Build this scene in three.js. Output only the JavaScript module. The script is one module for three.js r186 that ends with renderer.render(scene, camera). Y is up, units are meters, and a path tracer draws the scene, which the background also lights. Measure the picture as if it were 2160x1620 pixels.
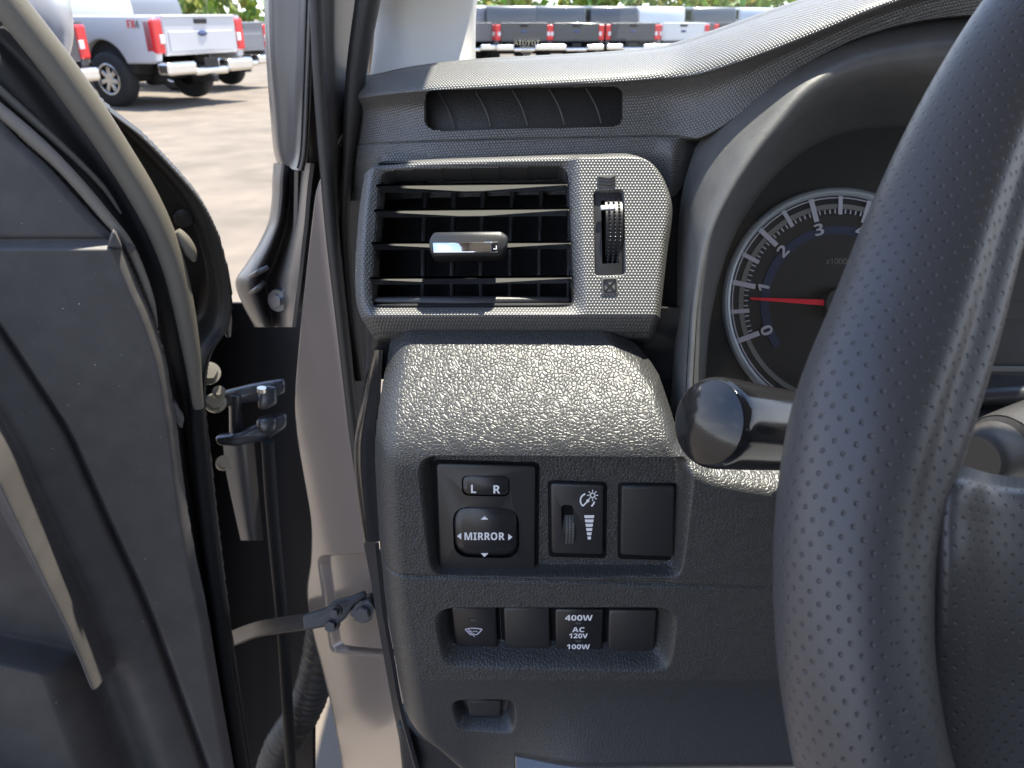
import * as THREE from 'three';
import { RoundedBoxGeometry } from 'three/addons/geometries/RoundedBoxGeometry.js';
import { TextGeometry } from 'three/addons/geometries/TextGeometry.js';
import { FontLoader } from 'three/addons/loaders/FontLoader.js';
import { mergeGeometries, mergeVertices, toCreasedNormals } from 'three/addons/utils/BufferGeometryUtils.js';

// ---------------------------------------------------------------- camera, sky, sun, exposure
const F = 1625, EYE = new THREE.Vector3(0, 1.40, 0), PITCH = 25.8 * Math.PI / 180;
const scene = new THREE.Scene();
const camera = new THREE.PerspectiveCamera(2 * Math.atan(810 / F) * 180 / Math.PI, 4 / 3, 0.02, 600);
camera.position.copy(EYE); camera.rotation.set(-PITCH, 0, 0);
camera.focus = 0.372; camera.userData.fStop = 22;
const renderer = new THREE.WebGLRenderer({ antialias: true });
renderer.toneMapping = THREE.LinearToneMapping;
renderer.toneMappingExposure = 3.0;
renderer.shadowMap.enabled = true;

const SUN = new THREE.Vector3(0.21, 0.95, -0.22).normalize();
function makeSky() {
  const W = 512, H = 256, a = new Float32Array(W * H * 4);
  for (let j = 0; j < H; j++) for (let i = 0; i < W; i++) {
    const el = ((j + 0.5) / H - 0.5) * Math.PI, az = ((i + 0.5) / W) * 2 * Math.PI;
    const up = Math.max(0, Math.sin(el)), t = Math.pow(1 - up, 3.2);
    let r = 0.24 + (0.98 - 0.24) * t, g = 0.375 + (1.02 - 0.375) * t, b = 0.69 + (1.06 - 0.69) * t;
    const c = Math.sin(az * 5 + 3 * Math.sin(el * 6)) * Math.sin(el * 17 + 2 * Math.sin(az * 3)) + 0.5 * Math.sin(az * 11 + el * 23);
    const cl = Math.max(0, c - 0.45) * 0.25 * (up > 0 ? 1 : 0);
    r += cl; g += cl; b += cl * 0.9;

    const k = (j * W + i) * 4; a[k] = r; a[k + 1] = g; a[k + 2] = b; a[k + 3] = 1;
  }
  const t = new THREE.DataTexture(a, W, H, THREE.RGBAFormat, THREE.FloatType);
  t.mapping = THREE.EquirectangularReflectionMapping; t.magFilter = t.minFilter = THREE.LinearFilter; t.wrapS = THREE.RepeatWrapping;
  t.needsUpdate = true; return t;
}
const sky = makeSky();
scene.background = sky; scene.environment = sky;
const sun = new THREE.DirectionalLight(new THREE.Color(1, 0.93, 0.80), 5.0);
sun.position.copy(SUN).multiplyScalar(40); sun.castShadow = true; sun.shadow.radius = 1.2;
sun.shadow.mapSize.set(4096, 4096);
Object.assign(sun.shadow.camera, { left: -20, right: 20, top: 30, bottom: -30, near: 1, far: 120 });
scene.add(sun); scene.add(sun.target);

// ---------------------------------------------------------------- helpers
const V = (x, y, z) => new THREE.Vector3(x, y, z);
const UPV = V(0, Math.cos(PITCH), -Math.sin(PITCH)), BACKV = V(0, Math.sin(PITCH), Math.cos(PITCH));
// measured sight lines: a point of the photograph (2160 x 1620) and its distance give a place in the car
const ray = (px, py) => V((px - 1080) / F, 0, 0).addScaledVector(UPV, (810 - py) / F).addScaledVector(BACKV, -1);
const at = (px, py, d) => ray(px, py).multiplyScalar(d).add(EYE);
const atZ = (px, py, z) => { const r = ray(px, py); return r.multiplyScalar(z / r.z).add(EYE); };
const atY = (px, py, y) => { const r = ray(px, py); return r.multiplyScalar((y - EYE.y) / r.y).add(EYE); };
const pxOf = P => { const v = P.clone().sub(EYE), d = -v.dot(BACKV); return [1080 + F * v.x / d, 810 - F * v.dot(UPV) / d]; };
function frame(o, n) {
  n = n.clone().normalize(); const ex = V(0, 1, 0).cross(n).normalize(), ey = n.clone().cross(ex);
  return { o, n, ex, ey, m: off => new THREE.Matrix4().makeBasis(ex, ey, n).setPosition(o.clone().addScaledVector(n, off)) };
}
function hit(f, px, py, off = 0) {
  const r = ray(px, py), t = (off - EYE.clone().sub(f.o).dot(f.n)) / r.dot(f.n);
  return r.multiplyScalar(t).add(EYE);
}
function uvOn(f, px, py, off = 0) { const p = hit(f, px, py, off).sub(f.o); return [p.dot(f.ex), p.dot(f.ey)]; }
const clamp = (x, a = 0, b = 1) => Math.min(b, Math.max(a, x));
const sstep = (a, b, x) => { const t = clamp((x - a) / (b - a)); return t * t * (3 - 2 * t); };
function rng(s) { return () => { s |= 0; s = s + 0x6D2B79F5 | 0; let t = Math.imul(s ^ s >>> 15, 1 | s); t = t + Math.imul(t ^ t >>> 7, 61 | t) ^ t; return ((t ^ t >>> 14) >>> 0) / 4294967296; }; }
function curve(pts) {            // smooth function through [t, value] pairs
  const n = pts.length, m = pts.map((p, i) => { const a = pts[Math.max(0, i - 1)], b = pts[Math.min(n - 1, i + 1)]; return (b[1] - a[1]) / (b[0] - a[0]); });
  return t => {
    if (t <= pts[0][0]) return pts[0][1] + m[0] * (t - pts[0][0]);
    if (t >= pts[n - 1][0]) return pts[n - 1][1] + m[n - 1] * (t - pts[n - 1][0]);
    let i = 0; while (t > pts[i + 1][0]) i++;
    const h = pts[i + 1][0] - pts[i][0], s = (t - pts[i][0]) / h, s2 = s * s, s3 = s2 * s;
    return (2 * s3 - 3 * s2 + 1) * pts[i][1] + (s3 - 2 * s2 + s) * h * m[i] + (-2 * s3 + 3 * s2) * pts[i + 1][1] + (s3 - s2) * h * m[i + 1];
  };
}
function sdConvex(pts, x, y, k = 6) {   // rounded signed distance to a convex outline, clockwise as seen (y down)
  let s = 0; const n = pts.length;
  for (let i = 0; i < n; i++) {
    const [ax, ay] = pts[i], [bx, by] = pts[(i + 1) % n], L = Math.hypot(bx - ax, by - ay);
    s += Math.exp(((x - ax) * (by - ay) - (y - ay) * (bx - ax)) / L / k);
  }
  return k * Math.log(s);
}
function boxUV(g) {
  g = g.index ? g.toNonIndexed() : g; const p = g.attributes.position, uv = new Float32Array(p.count * 2), a = V(), b = V(), c = V();
  for (let i = 0; i < p.count; i += 3) {
    a.fromBufferAttribute(p, i); b.fromBufferAttribute(p, i + 1); c.fromBufferAttribute(p, i + 2);
    const n = b.clone().sub(a).cross(c.clone().sub(a)), ax = Math.abs(n.x), ay = Math.abs(n.y), az = Math.abs(n.z);
    [a, b, c].forEach((q, j) => { uv[(i + j) * 2] = ax > ay && ax > az ? q.z : q.x; uv[(i + j) * 2 + 1] = ay > ax && ay > az ? q.z : q.y; });
  }
  g.setAttribute('uv', new THREE.BufferAttribute(uv, 2)); return g;
}
function rounded(pts, r) {       // outline with rounded corners
  const s = new THREE.Shape(), n = pts.length;
  for (let i = 0; i < n; i++) {
    const p = pts[i], a = pts[(i + n - 1) % n], b = pts[(i + 1) % n], R = Array.isArray(r) ? r[i] : r;
    const la = Math.hypot(a[0] - p[0], a[1] - p[1]), lb = Math.hypot(b[0] - p[0], b[1] - p[1]), q = Math.min(R, la / 2.02, lb / 2.02);
    const A = [p[0] + (a[0] - p[0]) * q / la, p[1] + (a[1] - p[1]) * q / la], B = [p[0] + (b[0] - p[0]) * q / lb, p[1] + (b[1] - p[1]) * q / lb];
    if (i === 0) s.moveTo(A[0], A[1]); else s.lineTo(A[0], A[1]);
    if (q > 1e-7) s.quadraticCurveTo(p[0], p[1], B[0], B[1]);
  }
  s.closePath(); return s;
}
// a bevelled plate lying on a frame; outline in photograph points, front face at `off`, thickness in metres
function plate(f, off, outline, { t = 0.003, bevel = 0.0006, r = 8, holes = [], seg = 3 } = {}) {
  const d = hit(f, outline[0][0], outline[0][1], off).sub(EYE).dot(BACKV) * -1 / F;
  const sh = rounded(outline.map(p => uvOn(f, p[0], p[1], off)), Array.isArray(r) ? r.map(x => x * d) : r * d);
  for (const h of holes) sh.holes.push(rounded(h.pts.map(p => uvOn(f, p[0], p[1], off)), h.r * d));
  const g = new THREE.ExtrudeGeometry(sh, { depth: Math.max(1e-5, t - 2 * bevel), bevelEnabled: bevel > 0, bevelThickness: bevel, bevelSize: bevel, bevelOffset: -bevel, bevelSegments: seg, curveSegments: 10 });
  g.translate(0, 0, -(t - bevel) + (bevel > 0 ? 0 : -0));
  return soft(boxUV(g)).applyMatrix4(f.m(off));
}
const soft = (g, a = 0.7) => { const u = g.attributes.uv; const h = toCreasedNormals(g, a); return h; };
function ribbon(f, off, pts, w, t = 0.00018) {   // a painted or moulded stroke
  const L = [], Rr = [], n = pts.length;
  for (let i = 0; i < n; i++) {
    const a = pts[Math.max(0, i - 1)], b = pts[Math.min(n - 1, i + 1)], dx = b[0] - a[0], dy = b[1] - a[1], l = Math.hypot(dx, dy) || 1;
    L.push([pts[i][0] - dy / l * w / 2, pts[i][1] + dx / l * w / 2]); Rr.push([pts[i][0] + dy / l * w / 2, pts[i][1] - dx / l * w / 2]);
  }
  return plate(f, off, [...L, ...Rr.reverse()], { t, bevel: 0, r: 0 });
}
function ringArc(f, off, cx, cy, r0, r1, a0, a1, t = 0.0003) {
  const A = [], B = [], n = 48; for (let i = 0; i <= n; i++) { const a = (a0 + (a1 - a0) * i / n) * Math.PI / 180; A.push([cx + r1 * Math.cos(a), cy - r1 * Math.sin(a)]); B.push([cx + r0 * Math.cos(a), cy - r0 * Math.sin(a)]); }
  return plate(f, off, [...A, ...B.reverse()], { t, bevel: 0, r: 0 });
}
// dense moulded surface: frame plane plus a relief h(px, py) in metres; null leaves an opening
function moulded(f, x0, x1, y0, y1, step, hf, skirt = 0.02) {
  let lo = [1e9, 1e9], hi = [-1e9, -1e9];
  for (const x of [x0, (x0 + x1) / 2, x1]) for (const y of [y0, (y0 + y1) / 2, y1]) { const q = uvOn(f, x, y); for (const k of [0, 1]) { lo[k] = Math.min(lo[k], q[k]); hi[k] = Math.max(hi[k], q[k]); } }
  const d = -hit(f, (x0 + x1) / 2, (y0 + y1) / 2).sub(EYE).dot(BACKV), s = step * d / F;
  const nu = Math.ceil((hi[0] - lo[0]) / s) + 1, nv = Math.ceil((hi[1] - lo[1]) / s) + 1, id = new Int32Array(nu * nv).fill(-1), pos = [], uv = [], P = V();
  for (let j = 0; j < nv; j++) for (let i = 0; i < nu; i++) {
    const u = lo[0] + i * s, v = lo[1] + j * s; P.copy(f.o).addScaledVector(f.ex, u).addScaledVector(f.ey, v);
    const [px, py] = pxOf(P), h = hf(px, py); if (h === null) continue;
    P.addScaledVector(f.n, h); id[j * nu + i] = pos.length / 3; pos.push(P.x, P.y, P.z); uv.push(u, v);
  }
  const ix = []; for (let j = 0; j < nv - 1; j++) for (let i = 0; i < nu - 1; i++) {
    const a = id[j * nu + i], b = id[j * nu + i + 1], c = id[(j + 1) * nu + i + 1], e = id[(j + 1) * nu + i];
    const ok = [a, b, c, e].filter(q => q >= 0); if (ok.length === 4) ix.push(a, b, c, a, c, e); else if (ok.length === 3) ix.push(...ok);
  }
  const g = new THREE.BufferGeometry(); g.setAttribute('position', new THREE.Float32BufferAttribute(pos, 3)); g.setAttribute('uv', new THREE.Float32BufferAttribute(uv, 2)); g.setIndex(ix); g.computeVertexNormals();
  if (!skirt) return g;
  const seen = new Map(); for (let k = 0; k < ix.length; k += 3) for (let q = 0; q < 3; q++) { const a = ix[k + q], b = ix[k + (q + 1) % 3], key = a < b ? a * 4e6 + b : b * 4e6 + a; seen.set(key, (seen.get(key) || 0) + 1); }
  const sp = [], su = []; for (const [key, n] of seen) if (n === 1) {
    const a = Math.floor(key / 4e6), b = key % 4e6, A = V(pos[a * 3], pos[a * 3 + 1], pos[a * 3 + 2]), B = V(pos[b * 3], pos[b * 3 + 1], pos[b * 3 + 2]), A2 = A.clone().addScaledVector(f.n, -skirt), B2 = B.clone().addScaledVector(f.n, -skirt);
    for (const q of [A, B, B2, A, B2, A2]) sp.push(q.x, q.y, q.z); for (let k = 0; k < 6; k++) su.push(0, 0);
  }
  const k = new THREE.BufferGeometry(); k.setAttribute('position', new THREE.Float32BufferAttribute(sp, 3)); k.setAttribute('uv', new THREE.Float32BufferAttribute(su, 2)); k.setIndex([...Array(sp.length / 3).keys()]); k.computeVertexNormals();
  return mergeGeometries([g, k]);
}
// smooth surface through rows of points (Vector3), with thickness
function cr(a, b, c, d, t) { const t2 = t * t, t3 = t2 * t; return V().addScaledVector(a, -0.5 * t3 + t2 - 0.5 * t).addScaledVector(b, 1.5 * t3 - 2.5 * t2 + 1).addScaledVector(c, -1.5 * t3 + 2 * t2 + 0.5 * t).addScaledVector(d, 0.5 * t3 - 0.5 * t2); }
function through(P, n) { const out = []; for (let i = 0; i < P.length - 1; i++) for (let k = 0; k < n; k++) out.push(cr(P[Math.max(0, i - 1)], P[i], P[i + 1], P[Math.min(P.length - 1, i + 2)], k / n)); out.push(P[P.length - 1].clone()); return out; }
function sheet(rows, nu = 8, nv = 8, th = 0.003, hole = null) {
  let R = rows.map(r => through(r, nu)); const cols = R[0].map((_, i) => through(R.map(r => r[i]), nv)); const NI = cols.length, NJ = cols[0].length;
  const pos = [], uv = [], ix = []; let V0 = 0; const us = new Float32Array(NI);
  const mid = NJ >> 1; for (let i = 1; i < NI; i++) us[i] = us[i - 1] + cols[i][mid].distanceTo(cols[i - 1][mid]);
  const vs = cols.map(c => { const o = [0]; for (let j = 1; j < NJ; j++) o.push(o[j - 1] + c[j].distanceTo(c[j - 1])); return o; });
  for (let i = 0; i < NI; i++) for (let j = 0; j < NJ; j++) { const p = cols[i][j]; pos.push(p.x, p.y, p.z); uv.push(us[i], vs[i][j]); }
  for (let i = 0; i < NI - 1; i++) for (let j = 0; j < NJ - 1; j++) {
    if (hole) { const q = pxOf(cols[i][j].clone().add(cols[i + 1][j + 1]).multiplyScalar(0.5)); if (hole(q[0], q[1])) continue; }
    const a = i * NJ + j, b = a + NJ; ix.push(a, b + 1, b, a, a + 1, b + 1);
  }
  const g = new THREE.BufferGeometry(); g.setAttribute('position', new THREE.Float32BufferAttribute(pos, 3)); g.setAttribute('uv', new THREE.Float32BufferAttribute(uv, 2)); g.setIndex(ix); g.computeVertexNormals();
  if (!th) return g;
  // face towards the driver decides which side is the outside
  const nn = V(), pp = V(); let s = 0; for (let k = 0; k < NI * NJ; k += 7) { nn.fromBufferAttribute(g.attributes.normal, k); pp.fromBufferAttribute(g.attributes.position, k); s += Math.sign(nn.dot(EYE.clone().sub(pp))); }
  const sg = s >= 0 ? 1 : -1, b = g.clone(), bp = b.attributes.position;
  for (let k = 0; k < bp.count; k++) { nn.fromBufferAttribute(g.attributes.normal, k); bp.setXYZ(k, bp.getX(k) - nn.x * th * sg, bp.getY(k) - nn.y * th * sg, bp.getZ(k) - nn.z * th * sg); }
  const seen = new Map(); for (let k = 0; k < ix.length; k += 3) for (let q = 0; q < 3; q++) { const a = ix[k + q], c = ix[k + (q + 1) % 3], key = a < c ? a * 4e6 + c : c * 4e6 + a; seen.set(key, (seen.get(key) || 0) + 1); }
  const sp = [], su = [], gp = g.attributes.position; for (const [key, n] of seen) if (n === 1) { const a = Math.floor(key / 4e6), c = key % 4e6; for (const [w, k] of [[gp, a], [gp, c], [bp, c], [gp, a], [bp, c], [bp, a]]) { sp.push(w.getX(k), w.getY(k), w.getZ(k)); su.push(0, 0); } }
  const e = new THREE.BufferGeometry(); e.setAttribute('position', new THREE.Float32BufferAttribute(sp, 3)); e.setAttribute('uv', new THREE.Float32BufferAttribute(su, 2)); e.setIndex([...Array(sp.length / 3).keys()]); e.computeVertexNormals();
  return mergeGeometries([g, b, e]);
}
// tube along points with radius per point; `sec` reshapes the section
function tube(P, rad, n = 10, m = 20, sec = () => 1, caps = true) {
  const rr = Array.isArray(rad) ? rad : P.map(() => rad), pts = through(P, n), rs = [], cv = curve(rr.map((r, i) => [i, r]));
  for (let i = 0; i < pts.length; i++) rs.push(cv(i / n));
  const pos = [], uv = [], ix = []; let N = null, len = 0;
  for (let i = 0; i < pts.length; i++) {
    const T = pts[Math.min(pts.length - 1, i + 1)].clone().sub(pts[Math.max(0, i - 1)]).normalize();
    if (!N) N = Math.abs(T.dot(BACKV)) < 0.9 ? BACKV.clone() : V(1, 0, 0); N.addScaledVector(T, -N.dot(T)).normalize(); const B = T.clone().cross(N);
    if (i) len += pts[i].distanceTo(pts[i - 1]);
    for (let j = 0; j <= m; j++) { const a = j / m * 2 * Math.PI, r = rs[i] * sec(a, i / (pts.length - 1)), p = pts[i].clone().addScaledVector(N, Math.cos(a) * r).addScaledVector(B, Math.sin(a) * r); pos.push(p.x, p.y, p.z); uv.push(j / m * 2 * Math.PI * rr[0], len); }
  }
  for (let i = 0; i < pts.length - 1; i++) for (let j = 0; j < m; j++) { const a = i * (m + 1) + j, b = a + m + 1; ix.push(a, a + 1, b, b, a + 1, b + 1); }
  const g = new THREE.BufferGeometry(); g.setAttribute('position', new THREE.Float32BufferAttribute(pos, 3)); g.setAttribute('uv', new THREE.Float32BufferAttribute(uv, 2)); g.setIndex(ix); g.computeVertexNormals();
  const nm = g.attributes.normal; for (let i = 0; i < pts.length; i++) { const a = i * (m + 1), b = a + m, v = V().fromBufferAttribute(nm, a).add(V().fromBufferAttribute(nm, b)).normalize(); nm.setXYZ(a, v.x, v.y, v.z); nm.setXYZ(b, v.x, v.y, v.z); }
  if (!caps) return g;
  const cap = (i, flip) => { const c = pts[i], q = [], u = []; for (let j = 0; j < m; j++) { const k = i * (m + 1) + j, l = k + 1; const A = [pos[k * 3], pos[k * 3 + 1], pos[k * 3 + 2]], B = [pos[l * 3], pos[l * 3 + 1], pos[l * 3 + 2]]; q.push(c.x, c.y, c.z, ...(flip ? [...A, ...B] : [...B, ...A])); u.push(0, 0, 0, 0, 0, 0); } const h = new THREE.BufferGeometry(); h.setAttribute('position', new THREE.Float32BufferAttribute(q, 3)); h.setAttribute('uv', new THREE.Float32BufferAttribute(u, 2)); h.setIndex([...Array(q.length / 3).keys()]); h.computeVertexNormals(); return h; };
  return mergeGeometries([g, cap(0, false), cap(pts.length - 1, true)]);
}
const join = a => mergeGeometries(a.map(g => { const h = g.index ? g.toNonIndexed() : g; for (const k of Object.keys(h.attributes)) if (!['position', 'normal', 'uv'].includes(k)) h.deleteAttribute(k); return h; }));
const taken = {};
function numbered(n) { const k = taken[n] = (taken[n] ?? -1) + 1; return k ? `${n}_${String(k).padStart(3, '0')}` : n; }
function thing(name, label, category, base = V(0, 0, 0), extra = {}) {
  const o = new THREE.Group(); o.name = numbered(name); o.position.copy(base); o.userData = { label, category, ...extra }; scene.add(o); return o;
}
function rootOf(o) { while (o.parent && o.parent !== scene) o = o.parent; return o; }
function part(name, g, m, parent, local = false) {     // geometry is given in world places unless local
  if (!local) { const r = rootOf(parent).position; g = g.clone(); g.translate(-r.x, -r.y, -r.z); }
  const o = new THREE.Mesh(g, m); o.name = name; o.castShadow = o.receiveShadow = true; parent.add(o); return o;
}
function structure(name, g, m) { const o = new THREE.Mesh(g, m); o.name = name; o.castShadow = o.receiveShadow = true; o.userData.kind = 'structure'; scene.add(o); return o; }
const fontB = await new FontLoader().loadAsync('fonts/droid/droid_sans_bold.typeface.json');
const fontR = await new FontLoader().loadAsync('fonts/droid/droid_sans_regular.typeface.json');
function text(str, f, off, px, py, hpx, { font = fontB, rot = 0, wide = 1, mirror = false, t = 0.00015 } = {}) {
  const d = -hit(f, px, py, off).sub(EYE).dot(BACKV) / F, g = new TextGeometry(str, { font, size: hpx * d, depth: t, curveSegments: 6 });
  g.computeBoundingBox(); const b = g.boundingBox; g.translate(-(b.min.x + b.max.x) / 2, -(b.min.y + b.max.y) / 2, 0);
  g.scale(wide * (mirror ? -1 : 1), 1, 1); g.rotateZ(rot);
  const [u, v] = uvOn(f, px, py, off); g.translate(u, v, 0); return g.applyMatrix4(f.m(off));
}

// ---------------------------------------------------------------- computed textures (relief and grain only)
function gray(W, H, fn) {
  const a = new Uint8Array(W * H * 4); for (let j = 0; j < H; j++) for (let i = 0; i < W; i++) { const v = clamp(fn(i, j)) * 255, k = (j * W + i) * 4; a[k] = a[k + 1] = a[k + 2] = v; a[k + 3] = 255; }
  const t = new THREE.DataTexture(a, W, H); t.wrapS = t.wrapT = THREE.RepeatWrapping; t.magFilter = t.minFilter = THREE.LinearFilter; t.needsUpdate = true; return t;
}
function rep(t, u, v) { const c = t.clone(); c.repeat.set(u, v); c.needsUpdate = true; return c; }
function cells(N, n, seed, fn, warp = null) {    // periodic cell noise, n x n cells over N x N points
  const R = rng(seed), px = new Float32Array(n * n), py = new Float32Array(n * n), pv = new Float32Array(n * n);
  for (let k = 0; k < n * n; k++) { px[k] = R(); py[k] = R(); pv[k] = R(); }
  return gray(N, N, (i, j) => {
    let x = i / N * n, y = j / N * n; if (warp) { const [a, b] = warp(i, j); x += a; y += b; } const cx = Math.floor(x), cy = Math.floor(y); let f1 = 9, f2 = 9, w = 0;
    for (let b = -1; b <= 1; b++) for (let a = -1; a <= 1; a++) { const k = ((cy + b + 3 * n) % n) * n + (cx + a + 3 * n) % n, dx = cx + a + px[k] - x, dy = cy + b + py[k] - y, q = Math.sqrt(dx * dx + dy * dy); if (q < f1) { f2 = f1; f1 = q; w = pv[k]; } else if (q < f2) f2 = q; }
    return fn(f1, f2, w);
  });
}
function soften(N, n, seed, oct) {
  const R = rng(seed), L = []; for (let o = 0; o < oct; o++) { const k = n << o, a = new Float32Array(k * k); for (let i = 0; i < k * k; i++) a[i] = R(); L.push([k, a]); }
  return (i, j) => { let s = 0, w = 0.5, tot = 0; for (const [k, a] of L) { const x = i / N * k, y = j / N * k, cx = Math.floor(x), cy = Math.floor(y), fx = sstep(0, 1, x - cx), fy = sstep(0, 1, y - cy), g = (p, q) => a[((q + k) % k) * k + (p + k) % k]; s += w * ((g(cx, cy) * (1 - fx) + g(cx + 1, cy) * fx) * (1 - fy) + (g(cx, cy + 1) * (1 - fx) + g(cx + 1, cy + 1) * fx) * fy); tot += w; w /= 2; } return s / tot; };
}
const wN1 = soften(1024, 10, 21, 3), wN2 = soften(1024, 10, 22, 3), wN3 = soften(1024, 128, 23, 2);
const leatherBase = cells(1024, 27, 11, (a, b, w) => 0.10 + 0.62 * Math.sqrt(sstep(0, 0.55, b - a)) + 0.2 * w - 0.1 * a, (i, j) => [(wN1(i, j) - 0.5) * 1.7, (wN2(i, j) - 0.5) * 1.7]);
const leatherT = (() => { const d = leatherBase.image.data; return gray(1024, 1024, (i, j) => d[(j * 1024 + i) * 4] / 255 * 0.85 + 0.15 * wN3(i, j)); })();
const fineT = cells(512, 64, 5, (a, b, w) => 0.3 + 0.5 * sstep(0, 0.5, b - a) + 0.2 * w);
const dotT = gray(128, 222, (i, j) => { const p = 128, q = 222; let m = 9; for (const [x, y] of [[0, 0], [p, 0], [0, q], [p, q], [p / 2, q / 2]]) m = Math.min(m, Math.hypot(i - x, j - y) / 64); return m < 0.92 ? Math.sqrt(Math.max(0, 1 - (m / 0.92) ** 2)) : 0; });
const holeT = gray(128, 128, (i, j) => { let m = 99; for (const [x, y] of [[0, 0], [128, 0], [0, 128], [128, 128], [64, 64]]) m = Math.min(m, Math.hypot(i - x, j - y)); return sstep(6, 17, m); });
const asphaltN = soften(1024, 8, 3, 7), grainN = soften(512, 32, 9, 4);
const grainT = gray(512, 512, (i, j) => grainN(i, j));
function colorTex(N, fn) { const a = new Uint8Array(N * N * 4); for (let j = 0; j < N; j++) for (let i = 0; i < N; i++) { const c = fn(i, j), k = (j * N + i) * 4; for (let q = 0; q < 3; q++) a[k + q] = clamp(c[q]) * 255; a[k + 3] = 255; } const t = new THREE.DataTexture(a, N, N); t.colorSpace = THREE.SRGBColorSpace; t.wrapS = t.wrapT = THREE.RepeatWrapping; t.magFilter = t.minFilter = THREE.LinearFilter; t.needsUpdate = true; return t; }
const asphaltT = colorTex(1024, (i, j) => { const n = asphaltN(i, j), v = 0.405 + (n - 0.5) * 0.15; return [v * 1.03, v * 0.94, v * 0.83]; });
// black plastic with scattered pale dust grains
const dustT = (() => { const N = 1024, R = rng(77), m = new Float32Array(N * N); for (let k = 0; k < 150; k++) { const x = R() * N, y = R() * N, r = 0.6 + R() * R() * 1.8, v = 0.12 + 0.4 * R() * R(); for (let b = -4; b <= 4; b++) for (let a = -4; a <= 4; a++) { const q = Math.hypot(a, b); if (q < r) { const xx = (Math.floor(x) + a + N) % N, yy = (Math.floor(y) + b + N) % N; m[yy * N + xx] = Math.max(m[yy * N + xx], v); } } } const g = soften(N, 16, 31, 4); return colorTex(N, (i, j) => { const b = 0.25 + 0.06 * g(i, j), d = m[j * N + i]; return [b + d, b + d * 0.97 + 0.002, b + d * 0.9 + 0.006]; }); })();

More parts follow.
